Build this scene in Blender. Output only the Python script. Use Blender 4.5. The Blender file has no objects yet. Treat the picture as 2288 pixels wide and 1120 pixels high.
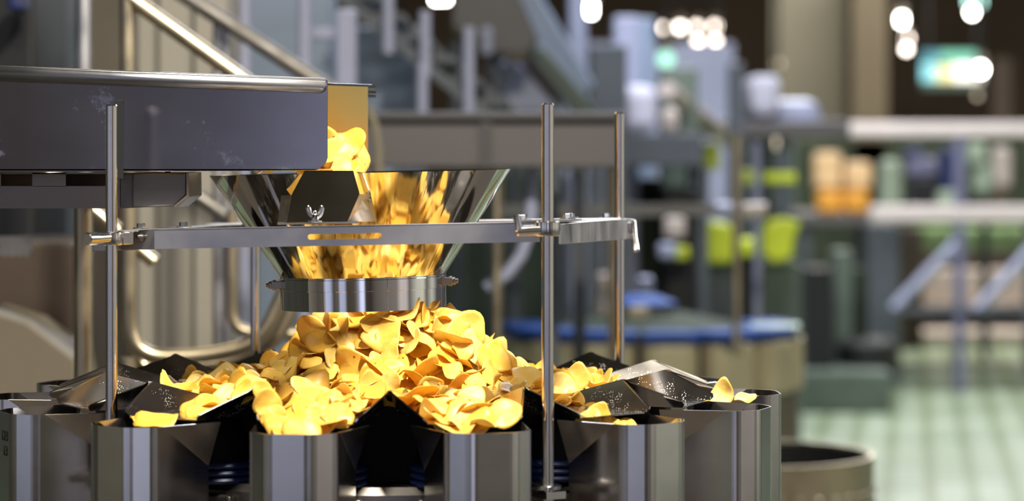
import bpy, math, random
from mathutils import Vector, Matrix, Euler

R = math.radians
SC = bpy.context.scene
COL = SC.collection

# ------------------------------------------------------------------ camera
FPX = 6000.0                       # focal length in pixels of the 2288-wide frame
CAM = Vector((0.1913, -4.078, 1.75))
cam_d = bpy.data.cameras.new('camera')
cam = bpy.data.objects.new('camera', cam_d)
COL.objects.link(cam)
cam.location = CAM
cam.rotation_euler = (R(90), 0, 0)
cam_d.sensor_width = 36
cam_d.lens = FPX / 2288 * 36
cam_d.shift_y = -210 / 2288
cam_d.clip_end = 200
cam_d.dof.use_dof = True
cam_d.dof.focus_distance = 3.93
cam_d.dof.aperture_fstop = 2.8
cam_d.dof.aperture_blades = 0
SC.camera = cam

# ------------------------------------------------------------------ colour management
SC.view_settings.view_transform = 'Standard'
SC.view_settings.look = 'None'
SC.view_settings.gamma = 1
SC.view_settings.use_curve_mapping = False
SC.view_settings.exposure = 0.0

# ------------------------------------------------------------------ world: dim factory hall around and behind the camera
W = bpy.data.worlds.new('world')
SC.world = W
W.use_nodes = True
nt = W.node_tree
nt.nodes.clear()


def N(tree, kind, **kw):
    n = tree.nodes.new(kind)
    for k, v in kw.items():
        setattr(n, k, v)
    return n


def ramp(tree, stops, interp='LINEAR'):
    n = tree.nodes.new('ShaderNodeValToRGB')
    cr = n.color_ramp
    cr.interpolation = interp
    while len(cr.elements) < len(stops):
        cr.elements.new(0.5)
    for e, (p, c) in zip(cr.elements, stops):
        e.position = p
        e.color = (c[0], c[1], c[2], 1)
    return n


out = N(nt, 'ShaderNodeOutputWorld')
bg = N(nt, 'ShaderNodeBackground')
tc = N(nt, 'ShaderNodeTexCoord')
sep = N(nt, 'ShaderNodeSeparateXYZ')
nt.links.new(tc.outputs['Generated'], sep.inputs[0])
at2 = N(nt, 'ShaderNodeMath', operation='ARCTAN2')
nt.links.new(sep.outputs['X'], at2.inputs[0])
# azimuth 0 lies straight behind the camera, positive to the right; light and dark bands made up for the steel faces to mirror
ngy = N(nt, 'ShaderNodeMath', operation='MULTIPLY')
ngy.inputs[1].default_value = -1
nt.links.new(sep.outputs['Y'], ngy.inputs[0])
nt.links.new(ngy.outputs[0], at2.inputs[1])
noi = N(nt, 'ShaderNodeTexNoise')
noi.inputs['Scale'].default_value = 5.0
noi.inputs['Detail'].default_value = 3.0
nt.links.new(tc.outputs['Generated'], noi.inputs['Vector'])
wob = N(nt, 'ShaderNodeMath', operation='MULTIPLY_ADD')
wob.inputs[1].default_value = 0.06
nt.links.new(noi.outputs['Fac'], wob.inputs[0])
nt.links.new(at2.outputs[0], wob.inputs[2])
azn = N(nt, 'ShaderNodeMath', operation='MULTIPLY_ADD')
azn.inputs[1].default_value = 1 / (2 * math.pi)
azn.inputs[2].default_value = 0.5 - 0.03 / (2 * math.pi)
nt.links.new(wob.outputs[0], azn.inputs[0])
AZ = [(-180, (.05, .045, .04)), (-132, (.06, .052, .04)), (-104, (.15, .14, .10)), (-79, (.19, .175, .14)), (-62, (.08, .07, .06)),
      (-53, (.10, .09, .08)), (-49, (.50, .56, .80)), (-43, (.42, .46, .66)), (-38, (.08, .07, .06)), (-31, (.12, .11, .10)), (-28, (.45, .48, .66)), (-22, (.40, .43, .60)), (-19, (.06, .05, .04)),
      (-10, (.075, .062, .05)), (-6, (.13, .125, .14)), (-3, (.28, .28, .37)), (0.5, (.75, .82, 1.1)), (3.5, (.75, .82, 1.1)), (6, (.05, .04, .035)), (14, (.035, .03, .028)),
      (20, (.10, .085, .075)), (34, (.15, .135, .125)), (50, (.18, .16, .15)), (56, (.50, .45, .43)), (64, (.48, .43, .42)), (70, (.12, .11, .10)), (82, (.46, .46, .40)), (94, (.52, .52, .44)),
      (101, (.12, .11, .09)), (113, (.45, .45, .40)), (126, (.07, .07, .08)), (180, (.06, .055, .05))]
rp = ramp(nt, [((a_ + 180) / 360, c_) for a_, c_ in AZ])
nt.links.new(azn.outputs[0], rp.inputs[0])
# bright band near eye height, darker overhead and below
zr = ramp(nt, [(0.0, (0.25, 0.25, 0.25)), (0.42, (0.6, 0.6, 0.6)), (0.52, (1.25, 1.25, 1.25)), (0.64, (1.2, 1.2, 1.2)), (0.80, (0.5, 0.5, 0.5)), (1.0, (0.2, 0.2, 0.2))])
zm = N(nt, 'ShaderNodeMath', operation='MULTIPLY_ADD')
zm.inputs[1].default_value = 0.5
zm.inputs[2].default_value = 0.5
nt.links.new(sep.outputs['Z'], zm.inputs[0])
nt.links.new(zm.outputs[0], zr.inputs[0])
mx = N(nt, 'ShaderNodeMix', data_type='RGBA', blend_type='MULTIPLY')
mx.inputs[0].default_value = 1
nt.links.new(rp.outputs[0], mx.inputs[6])
nt.links.new(zr.outputs[0], mx.inputs[7])
nt.links.new(mx.outputs[2], bg.inputs[0])
bg.inputs[1].default_value = 1.15
nt.links.new(bg.outputs[0], out.inputs[0])


# ------------------------------------------------------------------ lights
def area(name, loc, target, size, watts, col, size_y=None):
    d = bpy.data.lights.new(name, 'AREA')
    d.energy = watts
    d.color = col
    d.size = size
    if size_y:
        d.shape = 'RECTANGLE'
        d.size_y = size_y
    else:
        d.shape = 'DISK'
    o = bpy.data.objects.new(name, d)
    COL.objects.link(o)
    o.location = loc
    o.rotation_euler = (Vector(target) - Vector(loc)).to_track_quat('-Z', 'Y').to_euler()
    return o


area('key_lamp', (0.55, -1.12, 3.9), (0.0, -0.05, 1.4), 0.30, 215, (1.0, 0.94, 0.80))
area('over_lamp', (-0.35, -1.6, 3.9), (-0.1, 0.0, 1.4), 0.4, 38, (1.0, 0.95, 0.84))
area('hall_light_near', (1.0, 7.5, 5.6), (1.0, 7.5, 0), 3.0, 400, (0.84, 0.89, 1.0), 1.2)
area('hall_light_mid', (2.5, 14.0, 5.6), (2.5, 14.0, 0), 3.0, 500, (0.93, 0.96, 1.0), 1.5)
area('hall_light_far', (4.5, 22.0, 5.6), (4.5, 22.0, 0), 4.0, 700, (1.0, 0.97, 0.90), 2.0)
area('right_fill', (3.0, 0.5, 3.0), (0.2, 0.0, 1.5), 1.0, 34, (1.0, 0.93, 0.88), 0.6)  # unseen fill added to brighten the side bar and right of the cone
area('left_bay_light', (-1.6, 4.2, 4.6), (-1.2, 3.0, 0.8), 1.0, 24, (1.0, 0.88, 0.66), 0.6)


# ------------------------------------------------------------------ materials
def mat_base(name):
    m = bpy.data.materials.new(name)
    m.use_nodes = True
    t = m.node_tree
    return m, t, t.nodes['Principled BSDF']


def metal(name, col, rough, var=0.10, scale=6.0, specks=0.0, stretch=(1, 1, 1), bump=0.0, var_scale=1.0):
    m, t, p = mat_base(name)
    p.inputs['Metallic'].default_value = 1
    tc = N(t, 'ShaderNodeTexCoord')
    mp = N(t, 'ShaderNodeMapping')
    mp.inputs['Scale'].default_value = stretch
    t.links.new(tc.outputs['Object'], mp.inputs[0])
    n = N(t, 'ShaderNodeTexNoise')
    n.inputs['Scale'].default_value = scale
    n.inputs['Detail'].default_value = 5
    t.links.new(mp.outputs[0], n.inputs['Vector'])
    c = ramp(t, [(0.3, [x * (1 - var) for x in col]), (0.7, [min(1, x * (1 + var * var_scale)) for x in col])])
    t.links.new(n.outputs['Fac'], c.inputs[0])
    t.links.new(c.outputs[0], p.inputs['Base Color'])
    rr = N(t, 'ShaderNodeMapRange')
    rr.inputs['From Min'].default_value = 0.3
    rr.inputs['From Max'].default_value = 0.7
    rr.inputs['To Min'].default_value = rough * 0.75
    rr.inputs['To Max'].default_value = rough * 1.3
    t.links.new(n.outputs['Fac'], rr.inputs[0])
    last = rr.outputs[0]
    if specks > 0:                       # salt and oil specks: rough, pale grains
        v = N(t, 'ShaderNodeTexVoronoi')
        v.inputs['Scale'].default_value = 330
        t.links.new(tc.outputs['Object'], v.inputs['Vector'])
        lt = N(t, 'ShaderNodeMath', operation='LESS_THAN')
        sn = N(t, 'ShaderNodeTexNoise')
        sn.inputs['Scale'].default_value = 38
        sn.inputs['Detail'].default_value = 3
        t.links.new(tc.outputs['Object'], sn.inputs['Vector'])
        sr = N(t, 'ShaderNodeMapRange')
        sr.inputs['From Min'].default_value = 0.42
        sr.inputs['From Max'].default_value = 0.75
        sr.inputs['To Max'].default_value = specks * 2.6
        t.links.new(sn.outputs['Fac'], sr.inputs[0])
        t.links.new(sr.outputs[0], lt.inputs[1])
        t.links.new(v.outputs['Distance'], lt.inputs[0])
        ad = N(t, 'ShaderNodeMath', operation='MULTIPLY_ADD')
        ad.inputs[1].default_value = 0.5
        t.links.new(lt.outputs[0], ad.inputs[0])
        t.links.new(last, ad.inputs[2])
        last = ad.outputs[0]
        bp = N(t, 'ShaderNodeBump')
        bp.inputs['Strength'].default_value = 0.5
        bp.inputs['Distance'].default_value = 0.002
        t.links.new(lt.outputs[0], bp.inputs['Height'])
        t.links.new(bp.outputs[0], p.inputs['Normal'])
    elif bump > 0:
        bp = N(t, 'ShaderNodeBump')
        bp.inputs['Strength'].default_value = bump
        bp.inputs['Distance'].default_value = 0.004
        t.links.new(n.outputs['Fac'], bp.inputs['Height'])
        t.links.new(bp.outputs[0], p.inputs['Normal'])
    t.links.new(last, p.inputs['Roughness'])
    return m


def paint(name, col, rough=0.5, var=0.12, scale=4.0, spec=0.5, metallic=0.0):
    m, t, p = mat_base(name)
    p.inputs['Roughness'].default_value = rough
    p.inputs['Metallic'].default_value = metallic
    p.inputs['Specular IOR Level'].default_value = spec
    tc = N(t, 'ShaderNodeTexCoord')
    n = N(t, 'ShaderNodeTexNoise')
    n.inputs['Scale'].default_value = scale
    n.inputs['Detail'].default_value = 4
    t.links.new(tc.outputs['Object'], n.inputs['Vector'])
    c = ramp(t, [(0.3, [x * (1 - var) for x in col]), (0.7, [min(1, x * (1 + var)) for x in col])])
    t.links.new(n.outputs['Fac'], c.inputs[0])
    t.links.new(c.outputs[0], p.inputs['Base Color'])
    return m


def glow(name, col, strength, base=0.05):
    m, t, p = mat_base(name)
    p.inputs['Base Color'].default_value = (base, base, base, 1)
    p.inputs['Emission Color'].default_value = (*col, 1)
    p.inputs['Emission Strength'].default_value = strength
    return m


def chute_mat():
    m = metal('blasted_tray_steel', (0.33, 0.325, 0.36), 0.13, 0.10, 4.0)
    t = m.node_tree
    p = t.nodes['Principled BSDF']
    tc = N(t, 'ShaderNodeTexCoord')
    n = N(t, 'ShaderNodeTexNoise')            # dried oil smears
    n.inputs['Scale'].default_value = 9
    n.inputs['Detail'].default_value = 9
    n.inputs['Roughness'].default_value = 0.75
    t.links.new(tc.outputs['Object'], n.inputs['Vector'])
    f = ramp(t, [(0.0, (0, 0, 0)), (0.60, (0, 0, 0)), (0.70, (1, 1, 1))])
    t.links.new(n.outputs['Fac'], f.inputs[0])
    old = p.inputs['Roughness'].links[0].from_socket
    ad = N(t, 'ShaderNodeMath', operation='MULTIPLY_ADD')
    ad.inputs[1].default_value = 0.35
    t.links.new(f.outputs[0], ad.inputs[0])
    t.links.new(old, ad.inputs[2])
    t.links.new(ad.outputs[0], p.inputs['Roughness'])
    return m


def chip_mat():
    m, t, p = mat_base('potato_chip')
    tc = N(t, 'ShaderNodeTexCoord')
    oi = N(t, 'ShaderNodeObjectInfo')
    n = N(t, 'ShaderNodeTexNoise')
    n.inputs['Scale'].default_value = 55
    n.inputs['Detail'].default_value = 4
    ofs = N(t, 'ShaderNodeVectorMath', operation='ADD')
    t.links.new(tc.outputs['Object'], ofs.inputs[0])
    t.links.new(oi.outputs['Random'], ofs.inputs[1])
    t.links.new(ofs.outputs[0], n.inputs['Vector'])
    sm = N(t, 'ShaderNodeMath', operation='MULTIPLY_ADD')
    sm.inputs[1].default_value = 0.45
    t.links.new(oi.outputs['Random'], sm.inputs[0])
    hf = N(t, 'ShaderNodeMath', operation='MULTIPLY')
    hf.inputs[1].default_value = 0.62
    t.links.new(n.outputs['Fac'], hf.inputs[0])
    t.links.new(hf.outputs[0], sm.inputs[2])
    c = ramp(t, [(0.10, (0.78, 0.40, 0.03)), (0.38, (0.85, 0.52, 0.065)), (0.62, (0.88, 0.61, 0.12)), (0.85, (0.91, 0.73, 0.29))])
    t.links.new(sm.outputs[0], c.inputs[0])
    # small fried-brown flecks
    v = N(t, 'ShaderNodeTexVoronoi')
    v.inputs['Scale'].default_value = 60
    t.links.new(ofs.outputs[0], v.inputs['Vector'])
    fl = ramp(t, [(0.0, (1, 1, 1)), (0.07, (1, 1, 1)), (0.13, (0, 0, 0))])
    t.links.new(v.outputs['Distance'], fl.inputs[0])
    v2 = N(t, 'ShaderNodeTexNoise')
    v2.inputs['Scale'].default_value = 30
    t.links.new(ofs.outputs[0], v2.inputs['Vector'])
    gt = N(t, 'ShaderNodeMath', operation='GREATER_THAN')
    gt.inputs[1].default_value = 0.60
    t.links.new(v2.outputs['Fac'], gt.inputs[0])
    fm = N(t, 'ShaderNodeMath', operation='MULTIPLY')
    t.links.new(fl.outputs[0], fm.inputs[0])
    t.links.new(gt.outputs[0], fm.inputs[1])
    mix = N(t, 'ShaderNodeMix', data_type='RGBA')
    t.links.new(fm.outputs[0], mix.inputs[0])
    t.links.new(c.outputs[0], mix.inputs[6])
    mix.inputs[7].default_value = (0.22, 0.07, 0.015, 1)
    t.links.new(mix.outputs[2], p.inputs['Base Color'])
    p.inputs['Roughness'].default_value = 0.42
    p.inputs['Specular IOR Level'].default_value = 0.5
    bp = N(t, 'ShaderNodeBump')
    bp.inputs['Strength'].default_value = 0.35
    bp.inputs['Distance'].default_value = 0.002
    n2 = N(t, 'ShaderNodeTexNoise')
    n2.inputs['Scale'].default_value = 130
    t.links.new(ofs.outputs[0], n2.inputs['Vector'])
    t.links.new(n2.outputs['Fac'], bp.inputs['Height'])
    t.links.new(bp.outputs[0], p.inputs['Normal'])
    tr = N(t, 'ShaderNodeBsdfTranslucent')
    t.links.new(mix.outputs[2], tr.inputs[0])
    ms = N(t, 'ShaderNodeMixShader')
    ms.inputs[0].default_value = 0.34
    t.links.new(p.outputs[0], ms.inputs[1])
    t.links.new(tr.outputs[0], ms.inputs[2])
    t.links.new(ms.outputs[0], t.nodes['Material Output'].inputs[0])
    return m


def floor_mat():
    m, t, p = mat_base('floor_tiles')
    tc = N(t, 'ShaderNodeTexCoord')
    b = N(t, 'ShaderNodeTexBrick')
    b.offset = 0
    b.inputs['Color1'].default_value = (0.40, 0.48, 0.35, 1)
    b.inputs['Color2'].default_value = (0.44, 0.50, 0.41, 1)
    b.inputs['Mortar'].default_value = (0.20, 0.26, 0.14, 1)
    b.inputs['Scale'].default_value = 1
    b.inputs['Mortar Size'].default_value = 0.035
    b.inputs['Brick Width'].default_value = 0.22
    b.inputs['Row Height'].default_value = 0.30
    mp = N(t, 'ShaderNodeMapping')
    mp.inputs['Rotation'].default_value = (0, 0, R(8.5))
    t.links.new(tc.outputs['Object'], mp.inputs[0])
    t.links.new(mp.outputs[0], b.inputs['Vector'])
    n = N(t, 'ShaderNodeTexNoise')
    n.inputs['Scale'].default_value = 1.3
    t.links.new(tc.outputs['Object'], n.inputs['Vector'])
    c = ramp(t, [(0.35, (0.75, 0.8, 0.7)), (0.65, (1.1, 1.1, 1.1))])
    t.links.new(n.outputs['Fac'], c.inputs[0])
    mm = N(t, 'ShaderNodeMix', data_type='RGBA', blend_type='MULTIPLY')
    mm.inputs[0].default_value = 1
    t.links.new(b.outputs['Color'], mm.inputs[6])
    t.links.new(c.outputs[0], mm.inputs[7])
    t.links.new(mm.outputs[2], p.inputs['Base Color'])
    p.inputs['Roughness'].default_value = 0.30
    return m


M = {
    'chute': chute_mat(),
    'shade_steel': metal('shaded_steel', (0.15, 0.14, 0.135), 0.42, 0.12, 5.0),  # shade beneath the tray is put into this darker steel
    'carrier': metal('carrier_steel', (0.24, 0.215, 0.195), 0.42, 0.10, 5.0),
    'crossbar': paint('dull_cross_bar', (0.24, 0.225, 0.22), 0.45, 0.06, 4.0),
    'flange': metal('rolled_flange_steel', (0.36, 0.355, 0.37), 0.34, 0.08, 5.0),
    'chute_in': metal('chip_reflection_steel', (0.64, 0.48, 0.16), 0.32, 0.06, 3.0),  # yellow reflection of the chips is put into the steel colour
    'dark_steel': metal('dull_dark_steel', (0.30, 0.28, 0.26), 0.38, 0.12, 5.0),
    'polish': metal('polished_steel', (0.72, 0.70, 0.66), 0.07, 0.05, 8.0),
    'polish2': metal('polished_collar_steel', (0.84, 0.82, 0.79), 0.04, 0.04, 8.0),
    'rod': metal('ground_steel_rod', (0.74, 0.71, 0.67), 0.11, 0.05, 20.0),
    'bar': metal('satin_bar_steel', (0.47, 0.46, 0.49), 0.40, 0.08, 9.0),
    'bucket': metal('bucket_steel', (0.66, 0.63, 0.60), 0.16, 0.14, 7.0, bump=0.04),
    'wing': metal('bucket_wing_steel', (0.52, 0.49, 0.46), 0.22, 0.12, 7.0),
    'pan': metal('feeder_pan_steel', (0.56, 0.53, 0.50), 0.12, 0.10, 9.0, specks=0.16),
    'pan_floor': metal('feeder_pan_floor_steel', (0.50, 0.48, 0.46), 0.12, 0.10, 9.0, specks=0.20),
    'bolt': metal('bolt_steel', (0.70, 0.68, 0.66), 0.15, 0.05, 30.0),
    'black_body': paint('black_gap_shade', (0.006, 0.006, 0.007), 0.6, 0.2, 8.0, 0.1),
    'housing': metal('housing_steel', (0.33, 0.30, 0.27), 0.34, 0.12, 7.0),
    'blue_rubber': paint('blue_rubber', (0.005, 0.018, 0.095), 0.5, 0.1, 12.0),
    'chip': chip_mat(),
    'black_rubber': paint('black_rubber', (0.01, 0.01, 0.01), 0.5),
    'ink': paint('dark_marking_ink', (0.02, 0.017, 0.012), 0.7),
    # background
    'floor': floor_mat(),
    'reflection_plate': paint('brown_reflection_plate', (0.13, 0.11, 0.095), 0.5, 0.15, 2.0),  # for the added plate that the weigher steel mirrors
    'wall_brown': paint('dark_brown_wall', (0.14, 0.095, 0.062), 0.8, 0.25, 0.6),
    'wall_grey': paint('grey_green_wall', (0.10, 0.10, 0.085), 0.8, 0.25, 0.5),
    'ceil': paint('dark_ceiling', (0.13, 0.10, 0.078), 0.9, 0.3, 0.7),
    'tube': metal('railing_tube_steel', (0.46, 0.45, 0.47), 0.40, 0.06, 12.0),
    'tube_dull': metal('dull_tube_steel', (0.26, 0.24, 0.22), 0.55, 0.06, 12.0),
    'tube_warm': metal('warm_tube_steel', (0.50, 0.42, 0.29), 0.36, 0.06, 12.0),
    'beige': paint('beige_cabinet', (0.36, 0.33, 0.27), 0.55, 0.06, 2.0),
    'seam': paint('dark_seam', (0.08, 0.075, 0.06), 0.6),
    'steelblue': paint('blue_grey_panel', (0.29, 0.36, 0.49), 0.45, 0.10, 1.5),
    'lavender': paint('pale_lavender_steel', (0.36, 0.38, 0.52), 0.4, 0.08, 3.0),
    'slate': paint('slate_panel', (0.085, 0.095, 0.11), 0.5, 0.12, 3.0),
    'beam': paint('grey_beam', (0.105, 0.094, 0.092), 0.45, 0.08, 2.0),
    'beam_dark': paint('grey_beam_flange', (0.06, 0.055, 0.055), 0.5, 0.08, 2.0),
    'darkgreen': paint('dark_green_machine', (0.035, 0.045, 0.03), 0.7, 0.3, 3.0, 0.1),
    'greygreen': paint('grey_green_machine', (0.12, 0.15, 0.12), 0.5, 0.2, 3.0),
    'black': paint('black_machine', (0.006, 0.006, 0.007), 0.5, 0.2, 3.0),
    'brown': paint('brown_machine', (0.055, 0.035, 0.022), 0.6, 0.2, 3.0),
    'tan': paint('tan_guard', (0.15, 0.125, 0.088), 0.6, 0.15, 3.0),
    'cream': paint('cream_bucket', (0.52, 0.44, 0.28), 0.5, 0.1, 4.0),
    'blue': paint('blue_lid', (0.012, 0.06, 0.26), 0.6, 0.15, 5.0, 0.2),
    'yellowgreen': paint('yellow_green_cover', (0.50, 0.56, 0.02), 0.5, 0.15, 4.0),
    'orange': paint('orange_pack', (0.80, 0.36, 0.04), 0.5, 0.15, 4.0),
    'peach': paint('peach_pack', (0.80, 0.52, 0.26), 0.5, 0.15, 4.0),
    'palegreen': paint('pale_green_part', (0.34, 0.42, 0.30), 0.5, 0.15, 4.0),
    'green': paint('green_part', (0.16, 0.24, 0.10), 0.5, 0.2, 4.0),
    'pinkbeige': paint('pink_beige_slab', (0.55, 0.46, 0.40), 0.5, 0.08, 3.0),
    'column': paint('tan_column', (0.09, 0.066, 0.036), 0.6, 0.1, 1.0),
    'panelwall': paint('warm_grey_panel', (0.20, 0.175, 0.12), 0.6, 0.15, 0.6),
    'rail': paint('lit_rail_metal', (0.66, 0.57, 0.54), 0.35, 0.05, 5.0),  # bright pinkish light on the metal rails is put into their colour
    'navy': paint('navy_cover', (0.012, 0.02, 0.09), 0.5, 0.2, 4.0),
    'indigo': paint('indigo_part', (0.15, 0.15, 0.24), 0.5, 0.2, 4.0),
    'whitebag': paint('white_sack', (0.62, 0.60, 0.70), 0.7, 0.08, 3.0),
    'lamp_white': glow('lamp_white', (1.0, 0.98, 0.88), 34),
    'lamp_warm': glow('lamp_warm', (1.0, 0.86, 0.74), 13),
    'lamp_soft': glow('lamp_soft', (1.0, 0.86, 0.62), 1.4),
    'lamp_green': glow('lamp_green', (0.45, 1.0, 0.75), 1.5),
    'lamp_teal': glow('lamp_teal', (0.55, 1.0, 0.88), 5),
    'sign_teal': glow('sign_teal', (0.04, 0.36, 0.46), 0.9),
    'sign_green': glow('sign_green', (0.22, 0.85, 0.58), 0.9),
    'sign_aqua': glow('sign_aqua', (0.30, 0.85, 0.92), 1.3),
    'sign_yellow': glow('sign_yellow', (1.0, 0.93, 0.40), 1.4),
    'sign_white': glow('sign_white', (1.0, 0.97, 0.84), 2.2),
    'sign_dark': glow('sign_dark', (0.08, 0.25, 0.12), 0.25),
}


# ------------------------------------------------------------------ geometry helpers
def at(px, py, d):
    """world point seen at photo pixel (px, py), d metres in front of the lens"""
    return Vector((CAM.x + (px - 1144) * d / FPX, CAM.y + d, CAM.z - (py - 350) * d / FPX))


def wm(o):
    m = o.matrix_basis.copy()
    while o.parent:
        o = o.parent
        m = o.matrix_basis @ m
    return m


class MB:
    def __init__(s):
        s.v, s.f, s.sm = [], [], []

    def add(s, vs, fs, smooth=False):
        b = len(s.v)
        s.v += [Vector(x) for x in vs]
        for f in fs:
            s.f.append([b + i for i in f])
            s.sm.append(smooth)

    def box(s, c, size, rot=None):
        hx, hy, hz = [x / 2 for x in size]
        vs = [Vector((x, y, z)) for x in (-hx, hx) for y in (-hy, hy) for z in (-hz, hz)]
        if rot is not None:
            vs = [rot @ v for v in vs]
        c = Vector(c)
        s.add([v + c for v in vs], [(0, 1, 3, 2), (4, 6, 7, 5), (0, 4, 5, 1), (2, 3, 7, 6), (0, 2, 6, 4), (1, 5, 7, 3)])
        return s

    def prism(s, pts, vec):
        vec = Vector(vec)
        pts = [Vector(p) for p in pts]
        n = len(pts)
        nrm = Vector((0, 0, 0))
        for i in range(n):
            nrm += (pts[i] - pts[0]).cross(pts[(i + 1) % n] - pts[0])
        if nrm.dot(vec) > 0:
            pts = pts[::-1]
        vs = pts + [p + vec for p in pts]
        fs = [list(range(n)), list(range(2 * n - 1, n - 1, -1))]
        for i in range(n):
            j = (i + 1) % n
            fs.append((j, i, n + i, n + j))
        s.add(vs, fs)
        return s

    def tube(s, path, r, seg=16, cap=True, chamfer=0.0):
        path = [Vector(p) for p in path]
        rs = r if isinstance(r, (list, tuple)) else [r] * len(path)
        if chamfer:
            d0 = (path[1] - path[0]).normalized()
            d1 = (path[-1] - path[-2]).normalized()
            path = [path[0], path[0] + d0 * chamfer] + path[1:-1] + [path[-1] - d1 * chamfer, path[-1]]
            rs = [rs[0] - chamfer, rs[0]] + list(rs[1:-1]) + [rs[-1], rs[-1] - chamfer]
        n = len(path)
        vs, fs = [], []
        up = None
        for i, p in enumerate(path):
            if i == 0:
                t = path[1] - p
            elif i == n - 1:
                t = p - path[i - 1]
            else:
                t = (path[i + 1] - p).normalized() + (p - path[i - 1]).normalized()
            t.normalize()
            if up is None:
                up = Vector((0, 0, 1)) if abs(t.z) < 0.9 else Vector((1, 0, 0))
            a = (up - t * up.dot(t)).normalized()
            up = a
            b = t.cross(a)
            for k in range(seg):
                an = 2 * math.pi * k / seg
                vs.append(p + (a * math.cos(an) + b * math.sin(an)) * rs[i])
        for i in range(n - 1):
            for k in range(seg):
                k2 = (k + 1) % seg
                fs.append((i * seg + k, i * seg + k2, (i + 1) * seg + k2, (i + 1) * seg + k))
        s.add(vs, fs, True)
        if cap:
            s.add(vs[:seg], [list(range(seg))[::-1]])
            s.add(vs[-seg:], [list(range(seg))])
        return s

    def lathe(s, prof, c=(0, 0, 0), seg=64, smooth=True, closed=False, a0=0.0, a1=360.0):
        c = Vector(c)
        full = abs(a1 - a0) >= 359.9
        m = seg if full else seg + 1
        vs, fs = [], []
        for (r, z) in prof:
            for k in range(m):
                an = R(a0) + (R(a1) - R(a0)) * k / seg
                vs.append(c + Vector((r * math.cos(an), r * math.sin(an), z)))
        P = len(prof)
        for i in range(P if closed else P - 1):
            i2 = (i + 1) % P
            for k in range(seg):
                k2 = (k + 1) % m
                fs.append((i * m + k, i * m + k2, i2 * m + k2, i2 * m + k))
        s.add(vs, fs, smooth)
        return s

    def build(s, name, mat, parent=None, local=False, bevel=0.0, segs=2, solid=0.0, origin=None, weighted=False):
        me = bpy.data.meshes.new(name)
        vs = s.v
        o = bpy.data.objects.new(name, me)
        if parent is not None:
            o.parent = parent
            if not local:
                inv = wm(parent).inverted()
                vs = [inv @ v for v in vs]
        else:
            if origin is None:
                xs = [v.x for v in vs]
                ys = [v.y for v in vs]
                zs = [v.z for v in vs]
                origin = Vector(((min(xs) + max(xs)) / 2, (min(ys) + max(ys)) / 2, min(zs)))
            origin = Vector(origin)
            o.location = origin
            vs = [v - origin for v in vs]
        me.from_pydata([tuple(v) for v in vs], [], s.f)
        me.polygons.foreach_set('use_smooth', s.sm)
        me.materials.append(mat if not isinstance(mat, str) else M[mat])
        me.update()
        if any(s.sm):
            me.set_sharp_from_angle(angle=R(38))
        COL.objects.link(o)
        if solid:
            md = o.modifiers.new('sheet', 'SOLIDIFY')
            md.thickness = solid
            md.offset = 0
        if bevel:
            md = o.modifiers.new('edges', 'BEVEL')
            md.width = bevel
            md.segments = segs
            md.limit_method = 'ANGLE'
            md.angle_limit = R(40)
        return o


def tag(o, label=None, cat=None, group=None, kind=None):
    if label:
        o['label'] = label
    if cat:
        o['category'] = cat
    if group:
        o['group'] = group
    if kind:
        o['kind'] = kind
    return o


def empty(name, loc, label, cat, group=None, rot=(0, 0, 0)):
    o = bpy.data.objects.new(name, None)
    o.empty_display_size = 0.05
    COL.objects.link(o)
    o.location = loc
    o.rotation_euler = rot
    return tag(o, label, cat, group)


def fillet(path, r, n=6):
    """round the inner corners of a polyline"""
    path = [Vector(p) for p in path]
    res = [path[0]]
    for i in range(1, len(path) - 1):
        p, a, b = path[i], path[i - 1], path[i + 1]
        da, db = (a - p), (b - p)
        rr = min(r, da.length * 0.49, db.length * 0.49)
        s, e = p + da.normalized() * rr, p + db.normalized() * rr
        for k in range(n + 1):
            t = k / n
            res.append((1 - t) ** 2 * s + 2 * t * (1 - t) * p + t * t * e)
    res.append(path[-1])
    return res


def slotted_plate(mb, org, ux, uz, w, h, slot, thick):
    """plate org + ux*[0,w] + uz*[0,h] with a stadium slot (x0, x1, z centre, half height), thickness vector thick"""
    x0, x1, zc, hr = slot
    n = 10
    loop = []
    for k in range(n + 1):
        an = math.pi / 2 + math.pi * k / n
        loop.append((x0 + hr + hr * math.cos(an), zc + hr * math.sin(an)))
    for k in range(n + 1):
        an = -math.pi / 2 + math.pi * k / n
        loop.append((x1 - hr + hr * math.cos(an), zc + hr * math.sin(an)))
    xl, xr = x0 - 0.01, x1 + 0.01
    outer = []
    for (x, z) in loop[:n + 1]:
        t = (z - (zc - hr)) / (2 * hr)
        outer.append((xl, h * min(1, max(0, t))))
    for (x, z) in loop[n + 1:]:
        t = (z - (zc - hr)) / (2 * hr)
        outer.append((xr, h * min(1, max(0, t))))
    Lp, Op = loop, outer
    m = len(Lp)

    def P(x, z, k):
        return org + ux * x + uz * z + thick * k
    vs = [P(x, z, 0) for x, z in Lp] + [P(x, z, 0) for x, z in Op] + [P(x, z, 1) for x, z in Lp] + [P(x, z, 1) for x, z in Op]
    fs = []
    for i in range(m):
        j = (i + 1) % m
        fs.append((i, j, m + j, m + i))
        fs.append((2 * m + j, 2 * m + i, 3 * m + i, 3 * m + j))
        fs.append((j, i, 2 * m + i, 2 * m + j))
        fs.append((m + i, m + j, 3 * m + j, 3 * m + i))
    mb.add(vs, fs)
    for a, b in ((0, xl), (xr, w)):
        mb.prism([P(a, 0, 0), P(b, 0, 0), P(b, h, 0), P(a, h, 0)], thick)


def disc_chamf(mb, c, axis, r, h, seg=16):
    c = Vector(c)
    a = Vector(axis).normalized()
    mb.tube([c, c + a * h], r, seg, True, min(r, h) * 0.2)


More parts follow.
